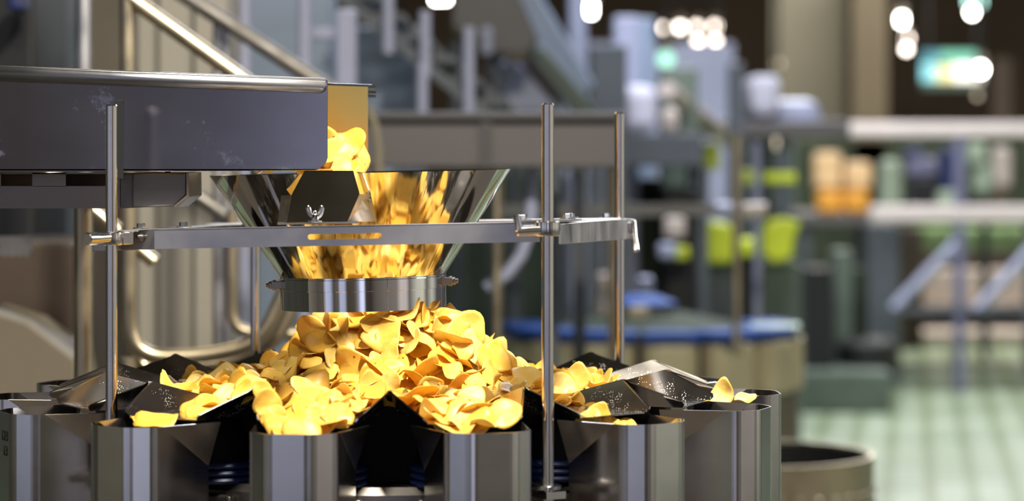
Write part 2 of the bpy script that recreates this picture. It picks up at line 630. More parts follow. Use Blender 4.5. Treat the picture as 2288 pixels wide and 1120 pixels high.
# ================================================================== SETTING
tag(MB().prism([(-9, -9, 0), (14, -9, 0), (14, 36, 0), (-9, 36, 0)], (0, 0, -0.2)).build('floor', 'floor', origin=(0, 0, 0)), kind='structure')
tag(MB().prism([(-9, 36, -0.2), (14, 36, -0.2), (14, 36, 7), (-9, 36, 7)], (0, 0.2, 0)).build('wall_back', 'wall_brown'), kind='structure')
tag(MB().prism([(-9, -2, -0.2), (-9, 36, -0.2), (-9, 36, 7), (-9, -2, 7)], (-0.2, 0, 0)).build('wall_left', 'wall_grey'), kind='structure')
tag(MB().prism([(-9, -7, 7), (14, -7, 7), (14, 36, 7), (-9, 36, 7)], (0, 0, 0.2)).build('ceiling', 'ceil'), kind='structure')

tag(MB().prism([(-4, -7, 0), (3.2, -7, 0), (3.2, 3.0, 0), (-4, 3.0, 0)], (0, 0, 0.03)).build('floor_reflection_plate', 'reflection_plate'), kind='structure')  # unseen plate added to darken the floor reflections in the weigher steel

# ================================================================== WEIGHER
HALF = 180 / 14
PHI = 3.34
RIM = 1.389        # bucket rim height
PAN = 1.392        # feeder pan floor height


def polar(r, a, z):
    return Vector((r * math.sin(R(a)), -r * math.cos(R(a)), z))


def rim_path(pts, r=0.008, n=4):
    return [(p.x, p.y) for p in fillet([Vector((x, y, 0)) for x, y in pts], r, n)]


# --- housing
wb = empty('weigher_body', (0, 0, 0), 'dark round weigher housing under the ring of feed buckets', 'weigher')
MB().lathe([(0.0, 0.0), (0.30, 0.0), (0.30, 0.55), (0.36, 0.80), (0.395, 1.0), (0.415, 1.02), (0.415, 1.287), (0.405, 1.297), (0.0, 1.297)], seg=56).build('housing', 'housing', wb, local=True)
MB().lathe([(0.0, 1.297), (0.35, 1.297), (0.35, 1.33), (0.30, 1.378), (0.0, 1.378)], seg=56).build('drive_deck', 'black_body', wb, local=True)
for k in (-5, -3, -1, 1, 3, 5, 7):
    a = k * HALF + PHI
    rot = Matrix.Rotation(R(a - 90), 4, 'Z')
    mb = MB()
    for i in range(3):
        prof = [(0.048 + 0.010 * math.cos(t), 1.301 + 0.010 * i + 0.0055 * math.sin(t)) for t in [2 * math.pi * q / 10 for q in range(10)]]
        mb.lathe(prof, polar(0.385, a, 0), 28, True, True)
    mb.build('bellows', 'blue_rubber', wb, local=True)
    MB().lathe([(0, 1.30), (0.048, 1.30), (0.048, 1.355), (0.03, 1.386), (0, 1.386)], polar(0.385, a, 0), 24).build('drive_head', 'black_body', wb, local=True)
    # pressed cover plate with two bolts in front of the housing
    c = rot @ Vector((0.417, 0, 1.235))
    pl = MB().box(c, (0.014, 0.115, 0.095), rot.to_3x3()).build('cover_plate', 'housing', wb, local=True, bevel=0.006, segs=3)
    for v in (-0.036, 0.036):
        for z in (1.262, 1.208):
            mb = MB()
            disc_chamf(mb, rot @ Vector((0.4235, v, z)), rot @ Vector((1, 0, 0)), 0.008, 0.006)
            mb.build('bolt', 'dark_steel', pl, local=True)

for k in range(-6, 8, 2):
    a = k * HALF + PHI
    c_, t_ = polar(0.365, a, 0), Vector((math.cos(R(a)), math.sin(R(a)), 0))
    zz = PAN + 0.041 * (0.365 - 0.285) / (0.4316 - 0.285)
    hw = 0.365 * math.sin(R(HALF)) - 0.064
    pts = [c_ - t_ * 0.07 + Vector((0, 0, 1.30)), c_ + t_ * 0.07 + Vector((0, 0, 1.30)), c_ + t_ * 0.07 + Vector((0, 0, PAN - 0.002)), c_ + t_ * hw + Vector((0, 0, PAN - 0.002)), c_ + Vector((0, 0, zz)), c_ - t_ * hw + Vector((0, 0, PAN - 0.002)), c_ - t_ * 0.07 + Vector((0, 0, PAN - 0.002))]
    MB().prism(pts, polar(-0.004, a, 0)).build('gap_shade_sheet', 'black_body', wb, local=True)  # black sheet added to stand for the dark shade under each ridge

# --- feed buckets
BUCKET = [
    (-1, 'steel feed bucket heaped with chips just left of the front middle gap'),
    (1, 'steel feed bucket just right of the front middle gap, blue streak on its face'),
    (3, 'steel feed bucket with a small tuft of chips, right of the front right rod'),
    (5, 'steel feed bucket with a broad brown side panel at the right of the ring'),
    (7, 'tallest looking outermost steel feed bucket at the right end of the ring'),
    (9, 'sliver of steel feed bucket rim peeping behind the scratched plates at right'),
    (-3, 'steel feed bucket in front of the foot of the left front rod'),
    (-5, 'steel feed bucket marked with dark digits at the left end of the ring'),
    (-7, 'steel feed bucket just behind the bucket with the digits'),
    (-9, 'small steel feed bucket rim peeping at rear left below the thick post'),
]
shell_pts = [(0.575, -0.059), (0.600, -0.030), (0.600, 0.030), (0.575, 0.059)]
path = rim_path([(0.560, -0.059)] + shell_pts + [(0.560, 0.059)], 0.009, 4)


def make_bucket(label):
    e = empty('feed_bucket', (0, 0, 0), label, 'bucket', 'steel feed buckets around the weigher')
    zb, zt = 1.17, RIM
    mb = MB()
    n = len(path)
    vs = [(x, y, zt) for x, y in path] + [(x, y, zb) for x, y in path] + [(0.47 + (x - 0.47) * 0.72, y * 0.8, zb - 0.06) for x, y in path]
    fs = []
    for i in range(n - 1):
        fs.append((i, i + 1, n + i + 1, n + i))
        fs.append((n + i, n + i + 1, 2 * n + i + 1, 2 * n + i))
    mb.add(vs, fs, False)
    for s in (-1, 1):
        y = 0.059 * s
        mb.add([(0.560, y, zt), (0.560, y, zb), (0.47, y, zb), (0.47, y, zt - 0.058)], [(0, 1, 2, 3)])
        mb.add([(0.560, y, zb), (0.47 + 0.09 * 0.72, y * 0.8, zb - 0.06), (0.47, y * 0.8, zb - 0.06), (0.47, y, zb)], [(0, 1, 2, 3)])
    mb.add([(0.47, -0.059, zt - 0.058), (0.47, 0.059, zt - 0.058), (0.47, 0.059, zb), (0.47, -0.059, zb)], [(0, 1, 2, 3)])
    mb.build('shell', 'bucket', e, local=True, solid=0.0016)
    for s in (-1, 1):
        w = MB()
        w.add([(0.561, 0.0594 * s, zt), (0.466, 0.078 * s, zt), (0.47, 0.0594 * s, zt - 0.060)], [(0, 1, 2)])
        w.build('side_wing', 'wing', e, local=True, solid=0.0014)
    MB().box((0.44, 0, 1.25), (0.062, 0.05, 0.03)).build('mounting_arm', 'dark_steel', e, local=True)
    return e


def dup(root, label, rotz):
    r = root.copy()
    COL.objects.link(r)
    r['label'] = label
    r.rotation_euler = (0, 0, rotz)
    for ch in list(root.children):
        c = ch.copy()
        COL.objects.link(c)
        c.parent = r
        for g in ch.children:
            d = g.copy()
            COL.objects.link(d)
            d.parent = c
    return r


b0 = make_bucket(BUCKET[0][1])
buckets = {}
for i, (k, lab) in enumerate(BUCKET):
    o = b0 if i == 0 else dup(b0, lab, 0)
    o.rotation_euler = (0, 0, R(k * HALF + PHI - 90))
    buckets[k] = o
# digits on the left-end bucket
txc = bpy.data.curves.new('digits', 'FONT')
txc.body = '123\n 13'
txc.size = 0.020
txc.space_line = 1.05
txc.align_x = 'CENTER'
txc.extrude = 0.0003
txo = bpy.data.objects.new('digits_tmp', txc)
COL.objects.link(txo)
bpy.context.view_layer.update()
me = bpy.data.meshes.new_from_object(txo.evaluated_get(bpy.context.evaluated_depsgraph_get()))
bpy.data.objects.remove(txo)
dg = bpy.data.objects.new('number_marking', me)
COL.objects.link(dg)
me.materials.clear()
me.materials.append(M['ink'])
dg.parent = buckets[-5]
dg.location = (0.6012, 0.004, 1.350)
dg.rotation_euler = (R(90), 0, R(90))
dg['label'] = 'dark digits'

# --- feeder pans with ridged side walls
PANS = [
    (-1, 'feeder pan full of chips just left of the front middle ridge'),
    (1, 'feeder pan full of chips just right of the front middle ridge'),
    (3, 'feeder pan with a plain brown far wall, right of the front right rod'),
    (5, 'feeder pan with a purple lit edge behind the brown walled pan'),
    (7, 'scratched bright feeder pan at the right end of the ring'),
    (9, 'feeder pan at rear right behind the scratched bright pan'),
    (11, 'feeder pan behind the right rear rod, speckled plate above its edge'),
    (13, 'feeder pan mostly hidden behind the right shoulder of the chip heap'),
    (-13, 'pale grey feeder pan behind the left shoulder of the heap by the rear rod'),
    (-11, 'black walled feeder pan peaking at rear left under the curved tube'),
    (-9, 'dark feeder pan behind the left front rod toward the thick post'),
    (-7, 'dark feeder pan with a shiny brown wall at the left end of the ring'),
    (-5, 'dark feeder pan left of the left front rod'),
    (-3, 'feeder pan with a speckled droplet covered plate beside the left front rod'),
]
CA, SA = math.cos(R(HALF)), math.sin(R(HALF))
R0, R1, HW = 0.285, 0.4316, 0.062
U0, V0 = R0 * CA, R0 * SA
U1, V1 = R1 * CA, R1 * SA
HR = 0.041


def make_pan(label):
    e = empty('feeder_pan', (0, 0, 0), label, 'feeder pan', 'radial feeder pans of the weigher')
    z = PAN
    fl = MB()
    fl.add([(0.20, -0.044, z), (U0, -HW, z), (0.495, -HW, z), (0.495, HW, z), (U0, HW, z), (0.20, 0.044, z)], [(0, 1, 2, 3, 4, 5)])
    fl.build('pan_floor', 'pan_floor', e, local=True, solid=0.0016)
    for s in (-1, 1):
        sl = (V1 - HW) / HR
        hc = 0.010
        pts = [(U0, HW, z), (U1 - 0.006, V1 - 0.0012, z + HR - 0.0016), (U1, V1 - 0.001, z + HR - 0.0012), (U1 + 0.006, V1 - 0.003, z + HR - 0.005)]
        # outer edge runs down to a rounded corner, then to the floor
        for t in range(1, 6):
            q = t / 6
            pts.append((U1 + 0.006 + (0.496 - U1 - 0.006) * q, V1 - 0.003 + (HW + hc * sl - V1 + 0.003) * q, z + HR - 0.005 + (hc - HR + 0.005) * q))
        pts += [(0.4985, HW + hc * sl * 0.85, z + hc * 0.85), (0.500, HW + hc * sl * 0.5, z + hc * 0.5), (0.496, HW, z)]
        w = MB()
        w.add([(x, y * s, zz) for x, y, zz in pts], [list(range(len(pts))) if s < 0 else list(range(len(pts)))[::-1]])
        w.build('side_wall', 'pan', e, local=True, solid=0.0018)
    return e


p0 = make_pan(PANS[0][1])
for i, (k, lab) in enumerate(PANS):
    o = p0 if i == 0 else dup(p0, lab, 0)
    o.rotation_euler = (0, 0, R(k * HALF + PHI - 90))

# ================================================================== SUPPORT FRAME
fr = empty('funnel_stand', (0, 0, 1.297), 'four rod stainless stand with clamped flat bars holding the funnel', 'stand')
RODS = [29.05, -48.1, 131.9, -150.95]
rod_xy = [polar(0.494, a, 0) for a in RODS]
for p in rod_xy:
    rod = MB().tube([(p.x, p.y, 1.275), (p.x, p.y, 1.8225)], 0.0083, 24, True, 0.0018).build('rod', 'rod', fr)
    mb = MB()
    mb.tube([(p.x, p.y, 1.298), (p.x, p.y, 1.304)], 0.0185, 24, True, 0.001)
    q = p * (0.43 / 0.494)
    ang = math.atan2(p.y, p.x)
    mb.box(((p.x + q.x) / 2, (p.y + q.y) / 2, 1.292), (0.11, 0.03, 0.010), Matrix.Rotation(ang, 3, 'Z'))
    mb.build('rod_foot', 'bolt', fr)

FR, FL, RR, RL = rod_xy


def angle_bar(name, a_top, b_top, h_a, h_b, flange, slot=None, mat='bar', t=0.002):
    """folded angle bar: a vertical web from a_top to b_top and a top flange reaching along the vector `flange`"""
    a_top, b_top, flange = Vector(a_top), Vector(b_top), Vector(flange)
    mb = MB()
    nrm = flange.normalized() * t
    if slot:
        ux = (b_top - a_top).normalized()
        uz = Vector((0, 0, 1))
        slotted_plate(mb, a_top - uz * h_a, ux, uz, (b_top - a_top).length, h_a, slot, nrm)
    else:
        mb.prism([a_top, b_top, b_top - Vector((0, 0, h_b)), a_top - Vector((0, 0, h_a))], nrm)
    mb.prism([a_top, b_top, b_top + flange, a_top + flange], (0, 0, -t))
    return mb.build(name, mat, fr, bevel=0.0 if slot else 0.0012)


nf = Vector((0.166, 0.986, 0))          # inward normal of the front side
fa, fb = at(345, 513, 3.774), at(1206, 496, 3.683)
L = (fb - fa).length
px2 = L / (1206 - 345)
angle_bar('front_bar', fa, fb, 0.0275, 0.0285, nf * 0.032, ((692 - 345) * px2, (858 - 345) * px2, 0.0128, 0.0038))
sa, sb = at(1251, 501, 3.655), at(1411, 489, 4.45)
no = Vector((0.986, -0.166, 0))
angle_bar('side_bar', sa, sb, 0.0275, 0.0335, -no * 0.034)
ra, rb = at(470, 499, 4.52), at(1392, 487, 4.42)
angle_bar('rear_bar', ra, rb, 0.027, 0.027, -nf * 0.032)
la, lb = at(262, 515, 3.775), at(505, 500, 4.50)
angle_bar('side_bar', la, lb, 0.0275, 0.0275, no * 0.03)
# left end piece, its shade put into the colour by a darker steel
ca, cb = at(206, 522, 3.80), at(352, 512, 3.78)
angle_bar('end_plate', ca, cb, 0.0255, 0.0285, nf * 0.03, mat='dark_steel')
# corner gusset plates at right
g1 = at(1165, 494, 3.70)
MB().prism([at(1160, 494, 3.70), at(1250, 492, 3.66), at(1300, 489, 3.95), at(1180, 491, 3.98)], (0, 0, -0.003)).build('corner_plate', 'bolt', fr)
for (bx_, by_, bd) in ((315, 511, 3.785), (410, 508, 3.79), (1168, 492, 3.72), (1268, 489, 3.75), (1275, 487, 4.0), (1355, 487, 4.25)):
    c = at(bx_, by_, bd)
    mb = MB()
    mb.tube([c, c + Vector((0, 0, 0.0016))], 0.0115, 20, True, 0.0004)
    mb.tube([c, c + Vector((0, 0, 0.0075))], 0.0062, 6, True, 0.0008)
    mb.build('bolt', 'bolt', fr)
mb = MB()
c = at(315, 522, 3.782)
mb.tube([c, c - Vector((0, 0, 0.010))], 0.0045, 12, True, 0.001)
mb.tube([c - Vector((0, 0, 0.002)), c - Vector((0, 0, 0.006))], 0.0075, 6, True, 0.001)
mb.build('bolt', 'dark_steel', fr)


def clamp(p, z, h, tab, handle):
    """split ring around a rod, tab vector towards the bar, clamping lever path"""
    mb = MB()
    mb.lathe([(0.0085, -h / 2), (0.0165, -h / 2), (0.0170, -h / 2 + 0.001), (0.0170, h / 2 - 0.001), (0.0165, h / 2), (0.0085, h / 2)], (p.x, p.y, z), 36, True, True)
    tab = Vector(tab)
    c = Vector((p.x, p.y, z)) + tab * 0.5
    mb.box(c, (tab.length, 0.016, h), Matrix.Rotation(math.atan2(tab.y, tab.x), 3, 'Z'))
    cl = mb.build('clamp', 'rod', fr, bevel=0.001)
    for path_, r_ in handle:
        MB().tube(path_, r_, 18, True, min(0.0016, (r_ if not isinstance(r_, (list, tuple)) else min(r_)) * 0.4)).build('lever', 'bolt', cl)
    return cl


clamp(FL, at(248, 533, 3.748).z, 0.018, (0.022, 0.026, 0),
      [([at(243, 531, 3.735), at(214, 533, 3.715)], 0.0072), ([at(216, 533, 3.716), at(194, 534, 3.70)], 0.0088)])
clamp(FR, at(1224, 511, 3.646).z, 0.020, (0.004, 0.034, 0),
      [([at(1212, 514, 3.64), at(1154, 517, 3.63)], 0.0072), ([at(1160, 517, 3.63), at(1158, 500, 3.63), at(1153, 481, 3.63)], [0.0062, 0.0050, 0.0058])])
clamp(RR, at(1382, 510, 4.408).z, 0.020, (0.02, -0.006, 0),
      [([at(1390, 497, 4.43), at(1419, 500, 4.44)], 0.0065), ([at(1413, 495, 4.44), at(1417, 530, 4.43), at(1422, 562, 4.42)], [0.0075, 0.0058, 0.0066])])
clamp(RL, at(573, 512, 4.51).z, 0.020, (0.0, -0.03, 0), [([at(566, 512, 4.49), at(545, 512, 4.48)], 0.0065)])

# ================================================================== FUNNEL
fu = empty('funnel', (-0.034, 0.0, 1.521), 'polished stainless cone funnel with clamped collar above the chip heap', 'funnel', rot=(0, R(-1.25), 0))
H = 0.2052
cone = MB()
cone.lathe([(0.1252, 0.049), (0.1770, (H + 0.049) / 2), (0.2287, H), (0.2272, H), (0.1755, (H + 0.049) / 2), (0.1237, 0.049)], seg=168, closed=True)
# press-formed sheet: shallow flats along the cone
for i_, v in enumerate(cone.v):
    an_ = math.atan2(v.y, v.x)
    k_ = 1 + 0.0016 * math.sin(17 * an_ + 0.6) + 0.0010 * math.sin(29 * an_ + 2.0) + 0.0006 * math.sin(43 * an_)
    cone.v[i_] = Vector((v.x * k_, v.y * k_, v.z))
cone.build('cone', 'polish', fu, local=True)
col = MB()
col.lathe([(0.1240, 0.0), (0.1258, 0.0), (0.1258, 0.0495), (0.1240, 0.0495)], seg=96, closed=True)
col.build('collar', 'polish2', fu, local=True)
bd = MB()
bd.lathe([(0.1256, 0.0296), (0.1267, 0.0300), (0.1267, 0.0462), (0.1256, 0.0470)], seg=96, closed=True)
bd = bd.build('clamp_band', 'polish2', fu, local=True)
for s in (-1, 1):
    mb = MB()
    mb.box((s * 0.128, -0.022, 0.038), (0.016, 0.030, 0.011))
    mb.tube([(s * 0.128, -0.026, 0.038), (s * 0.141, -0.026, 0.038)], 0.0062, 6, True, 0.001)
    mb.tube([(s * 0.130, -0.026, 0.038), (s * 0.136, -0.026, 0.038)], 0.0078, 18, True, 0.001)
    mb.tube([(s * 0.138, -0.026, 0.038), (s * 0.145, -0.026, 0.038)], 0.0036, 12, True, 0.001)
    mb.build('clamp_lug', 'dark_steel', bd, local=True, bevel=0.0008)
# hold-down bracket from the cone to the front bar
pl = [(680, 384), (789, 384), (803, 434), (776, 496), (641, 496), (652, 436)]


def pd(y):
    return 3.842 - (y - 384) / 112 * 0.068


br = MB().prism([at(x, y, pd(y)) for x, y in pl], (0, 0.0022, 0.0015)).build('bracket', 'polish', fu)
MB().prism([at(803, 434, pd(434)), at(833, 433, 3.880), at(842, 495, 3.900), at(776, 496, pd(496))], (-0.001, 0.0018, 0)).build('bracket_flange', 'wing', br)
MB().prism([at(652, 436, pd(436)), at(628, 437, 3.885), at(621, 497, 3.890), at(641, 496, pd(496))], (0.001, 0.0018, 0)).build('bracket_flange', 'wing', br)
for y in (449, 475):
    mb = MB()
    c = at(823 + (y - 449) * 0.08, y, 3.868 + (y - 449) * 0.0012)
    disc_chamf(mb, c, (0.3, -1, -0.1), 0.0030, 0.004)
    mb.build('rivet', 'dark_steel', br)
mb = MB()
c = at(737, 399, 3.850)
mb.lathe([(0, 0.012), (0.004, 0.011), (0.0065, 0.007), (0.0072, 0.0), (0.0, 0.0)], (0, 0, 0), 18)
rm = Matrix.Rotation(R(75), 3, 'X')
mb.v = [rm @ v + c for v in mb.v]
mb.build('rivet_head', 'bolt', br)
MB().prism([at(620, 499, 3.77), at(800, 496, 3.76), at(800, 494, 3.80), at(620, 497, 3.81)], (0, 0, -0.0022)).build('foot_plate', 'dark_steel', br)
# wing nut
wn = MB()
c = at(704, 497, 3.765)
wn.tube([c, c + Vector((0, 0, 0.003))], 0.011, 22, True, 0.0006)
wn.tube([c, c + Vector((0, 0, 0.012))], [0.0062, 0.0050], 18, True, 0.001)
wn.tube([c + Vector((0, 0, 0.011)), c + Vector((0, 0, 0.0165))], [0.0036, 0.0030], 12, True, 0.001)
for s in (-1, 1):
    wn.tube([c + Vector((s * 0.003, 0, 0.007)), c + Vector((s * 0.0075, 0, 0.012)), c + Vector((s * 0.0095, 0, 0.020)), c + Vector((s * 0.0092, 0, 0.0235))], [0.0032, 0.0036, 0.0040, 0.0018], 12)
wn.build('wing_nut', 'bolt', br)

# ================================================================== VIBRATING TRAY
D1, D2 = 3.948, 4.20
tr = empty('vibrating_tray', at(187, 350, 4.6), 'long grey steel vibrating feed tray tipping chips into the funnel', 'feed tray')
tr.location.z = 0.0


def edge(px, d, top):
    return at(px, (150 + (px) * 28 / 730) if top else (385 - px * 4.0 / 732), d)


ZB = at(732, 381.0, D1).z
# near wall
XL = -260
pts = [edge(XL, D1, 1), edge(732, D1, 1)]
pts += [at(732, 352, D1), at(729, 362, D1), at(722, 371, D1), at(712, 378, D1), at(704, 381, D1)]
pts += [edge(XL, D1, 0)]
MB().prism(pts, (0, 0.002, 0)).build('side_wall', 'chute', tr, bevel=0.0006)
# rolled top flange with a hanging lip on the near side
lip = MB()
prof = [(0.0, 0.0), (-0.003, 0.0010), (-0.0085, 0.0014), (-0.0115, 0.0008), (-0.0130, -0.0006), (-0.0134, -0.0020)]
a, b = edge(XL, D1, 1), edge(729, D1, 1)
vs = [a + Vector((0, y, z)) for y, z in prof] + [b + Vector((0, y, z)) for y, z in prof]
n = len(prof)
lip.add(vs, [(i, n + i, n + i + 1, i + 1) for i in range(n - 1)], True)
la_, lb_ = a + Vector((0, -0.0134, -0.002)), b + Vector((0, -0.0134, -0.002))
c0 = at(722, 0, D1 - 0.0134).x
pz = [la_, Vector((lb_.x, lb_.y, lb_.z)), Vector((lb_.x, lb_.y, lb_.z - 0.009)), Vector((lb_.x - 0.0015, lb_.y, lb_.z - 0.0135)), Vector((lb_.x - 0.005, lb_.y, lb_.z - 0.0165)), Vector((lb_.x - 0.010, lb_.y, lb_.z - 0.0175)),
      la_ + Vector((0, 0, -0.0185))]
lip.add(pz, [list(range(7))[::-1]])
lip.build('rolled_flange', 'flange', tr, solid=0.0010)
# far wall, floor and far flange
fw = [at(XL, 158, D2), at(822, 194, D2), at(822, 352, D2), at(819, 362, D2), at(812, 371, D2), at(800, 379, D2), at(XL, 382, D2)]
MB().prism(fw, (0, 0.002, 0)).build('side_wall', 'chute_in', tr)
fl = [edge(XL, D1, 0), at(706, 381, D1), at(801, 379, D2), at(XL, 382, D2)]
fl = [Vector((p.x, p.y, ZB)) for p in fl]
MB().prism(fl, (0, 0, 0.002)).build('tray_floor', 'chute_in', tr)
lip = MB()
a, b = at(XL, 158, D2 + 0.001), at(822, 194, D2 + 0.001)
prof2 = [(0.0, 0.0), (0.003, 0.0025), (0.010, 0.0030), (0.016, 0.001), (0.018, -0.004), (0.018, -0.017)]
vs = [a + Vector((0.0, y, z)) for y, z in prof2] + [b + Vector((y * 0.65, y, z)) for y, z in prof2]
lip.add(vs, [(i, i + 1, n + i + 1, n + i) for i in range(n - 1)], True)
lip.build('rolled_flange', 'chute', tr, solid=0.0016)
MB().prism([at(252, 236, 3.944), at(258, 227, 3.944), at(265, 224, 3.944), at(275, 224, 3.944), at(275, 400, 3.944), at(252, 400, 3.944)], (0, 0.004, 0)).build('hanger_strap', 'black_rubber', tr, bevel=0.0006)
# slotted carrier beam under the tray with a boxed end
DB = 3.99
bm_ = MB()
for x0, x1, y0, y1 in ((XL, 268, 416, 466), (XL, 2, 386, 417), (72, 147, 386, 417), (240, 268, 386, 417)):
    bm_.prism([at(x0, y0, DB), at(x1, y0, DB), at(x1, y1, DB), at(x0, y1, DB)], (0, 0.003, 0))
bm_.prism([at(XL, 386, DB), at(420, 386, DB), at(420, 386, DB + 0.15), at(XL, 386, DB + 0.15)], (0, 0, -0.002))
bm_.build('carrier_beam', 'carrier', tr)
bk = MB()
bk.prism([at(XL, 386, DB + 0.06), at(300, 386, DB + 0.06), at(300, 464, DB + 0.06), at(XL, 464, DB + 0.06)], (0, 0.003, 0))
bk.build('back_web', 'brown', tr)
bx2 = MB()
bx2.prism([at(295, 386, DB - 0.02), at(418, 386, DB - 0.02), at(418, 436, DB - 0.02), at(390, 461, DB - 0.02), at(310, 464, DB - 0.02), at(295, 464, DB - 0.02)], (0, 0.15, 0))
bx2.build('end_box', 'shade_steel', tr, bevel=0.003)
bx3 = MB()
bx3.prism([at(416, 386, DB - 0.026), at(422, 386, DB - 0.026), at(423, 440, DB - 0.026), at(392, 465, DB - 0.026), at(386, 462, DB - 0.026), at(416, 437, DB - 0.026)], (0, 0.16, 0))
bx3.build('end_flange', 'carrier', tr, bevel=0.001)
mb = MB()
mb.prism([at(270, 390, DB - 0.012), at(300, 390, DB - 0.012), at(300, 405, DB - 0.012), at(330, 405, DB - 0.012), at(330, 463, DB - 0.012), at(270, 466, DB - 0.012)], (0, 0.004, 0))
mb.build('end_gusset', 'shade_steel', tr)
# thick post that carries the tray
MB().tube([(at(187, 0, 4.6).x, at(0, 0, 4.6).y, 0.0), (at(187, 0, 4.6).x, at(0, 0, 4.6).y, 1.665)], 0.0165, 24).build('post', 'tube_warm', tr)
MB().prism([at(150, 462, 4.0), at(225, 462, 4.0), at(225, 462, 4.64), at(150, 462, 4.64)], (0, 0, 0.012)).build('post_arm', 'dark_steel', tr)

# ================================================================== CHIPS
rnd = random.Random(7)


def chip_geo(rad, seed):
    """one curled fried potato slice, about 1.3 mm thick"""
    g = random.Random(seed)
    nr, ns = 6, 26
    ph = [g.uniform(0, 6.28) for _ in range(5)]
    am = [g.uniform(0.02, 0.10), g.uniform(0.02, 0.07), g.uniform(0.01, 0.04)]
    ex = g.uniform(0.76, 1.0)
    c1 = g.uniform(-0.4, 1.0) * 13
    c2 = g.uniform(-0.9, 0.55) * 9
    wv = g.uniform(0.04, 0.15)
    fold = g.random() < 0.35
    fa_ = g.uniform(0.25, 0.65)

    def h(x, y):
        r = math.hypot(x, y)
        t = math.atan2(y, x)
        z = (c1 * x * x + c2 * y * y) * 1.0 + wv * r * (r / rad) ** 1.5 * math.sin(3 * t + ph[3]) + 0.5 * wv * r * math.sin(5 * t + ph[4]) * (r / rad) ** 2
        if fold and x > 0.25 * rad:
            z += (x - 0.25 * rad) * fa_
        return z
    top, bot = [], []
    th = 0.00065
    for side, lst in ((th, top), (-th, bot)):
        lst.append((0, 0, h(0, 0) + side))
        for i in range(1, nr + 1):
            for k in range(ns):
                t = 2 * math.pi * k / ns
                rr = rad * (i / nr) * (1 + am[0] * math.sin(2 * t + ph[0]) + am[1] * math.sin(3 * t + ph[1]) + am[2] * math.sin(5 * t + ph[2]))
                x, y = rr * math.cos(t), rr * math.sin(t) * ex
                lst.append((x, y, h(x, y) + side * (1 if i < nr else 0.5)))
    n = len(top)
    fs = []
    for b, flip in ((0, False), (n, True)):
        for k in range(ns):
            k2 = (k + 1) % ns
            f = (b, b + 1 + k, b + 1 + k2)
            fs.append(f[::-1] if flip else f)
            for i in range(nr - 1):
                o_ = b + 1 + i * ns
                f = (o_ + k, o_ + ns + k, o_ + ns + k2, o_ + k2)
                fs.append(f[::-1] if flip else f)
    o_ = 1 + (nr - 1) * ns
    for k in range(ns):
        k2 = (k + 1) % ns
        fs.append((o_ + k, n + o_ + k, n + o_ + k2, o_ + k2))
    return top + bot, fs


CHIP_MESH = []
for i in range(18):
    vs, fs = chip_geo(0.0200 + 0.0135 * (i / 17.0) ** 1.1, 100 + i)
    me = bpy.data.meshes.new('potato_chip')
    me.from_pydata(vs, [], fs)
    me.polygons.foreach_set('use_smooth', [True] * len(fs))
    me.materials.append(M['chip'])
    CHIP_MESH.append((me, vs, fs))


def orient(nrm, spin):
    nrm = Vector(nrm).normalized()
    q = nrm.to_track_quat('Z', 'Y')
    return (q.to_matrix() @ Matrix.Rotation(spin, 3, 'Z'))


def chip(loc, nrm, spin, label, group, which=None, scale=1.0):
    me = CHIP_MESH[rnd.randrange(18) if which is None else which][0]
    o = bpy.data.objects.new('potato_chip', me)
    COL.objects.link(o)
    o.location = loc
    o.rotation_euler = orient(nrm, spin).to_euler()
    o.scale = (scale,) * 3
    return tag(o, label, 'potato chip', group)


PROF = [(0.0, 1.530), (0.06, 1.522), (0.10, 1.500), (0.125, 1.474), (0.16, 1.445), (0.20, 1.422), (0.25, 1.408), (0.30, 1.399), (0.36, 1.393), (0.5, 1.390)]


def heap_z(r):
    for (a, za), (b, zb_) in zip(PROF, PROF[1:]):
        if r <= b:
            t = (r - a) / (b - a)
            return za + (zb_ - za) * t
    return PROF[-1][1]


def heap_n(x, y):
    e = 0.01
    h0 = lambda a, b: heap_z(math.hypot(a, b))
    return Vector((-(h0(x + e, y) - h0(x - e, y)) / (2 * e), -(h0(x, y + e) - h0(x, y - e)) / (2 * e), 1)).normalized()


HX, HY = 0.012, -0.01      # heap centre
LAB_HEAP = 'curled golden potato chip in the big heap under the funnel'
GRP_HEAP = 'potato chips heaped under the funnel'
# buried and rear chips: one mass nobody could count
mass = MB()
for i in range(420):
    a = rnd.uniform(-180, 180)
    r = 0.34 * math.sqrt(rnd.random())
    p = polar(r, a, 0)
    z = heap_z(r)
    depth = rnd.uniform(0.012, 0.03) if abs(a) < 110 else rnd.uniform(-0.004, 0.02)
    nrm = (heap_n(p.x, p.y) + Vector((rnd.gauss(0, .35), rnd.gauss(0, .35), rnd.gauss(0, .2)))).normalized()
    me, vs, fs = CHIP_MESH[rnd.randrange(18)]
    rot = orient(nrm, rnd.uniform(0, 6.28))
    loc = Vector((HX + p.x, HY + p.y, max(PAN + 0.006, z - depth)))
    mass.add([rot @ Vector(v) + loc for v in vs], fs, True)
core = [(0.0, 1.505), (0.06, 1.497), (0.10, 1.474), (0.125, 1.448), (0.16, 1.420), (0.20, 1.404), (0.25, 1.396), (0.26, PAN + 0.001), (0.0, PAN + 0.001)]
mass.lathe(core, (HX, HY, 0), 40)
tag(mass.build('potato_chip_mass', 'chip', origin=(HX, HY, PAN)), 'mass of potato chips buried inside the heap under the funnel', 'potato chips', kind='stuff')

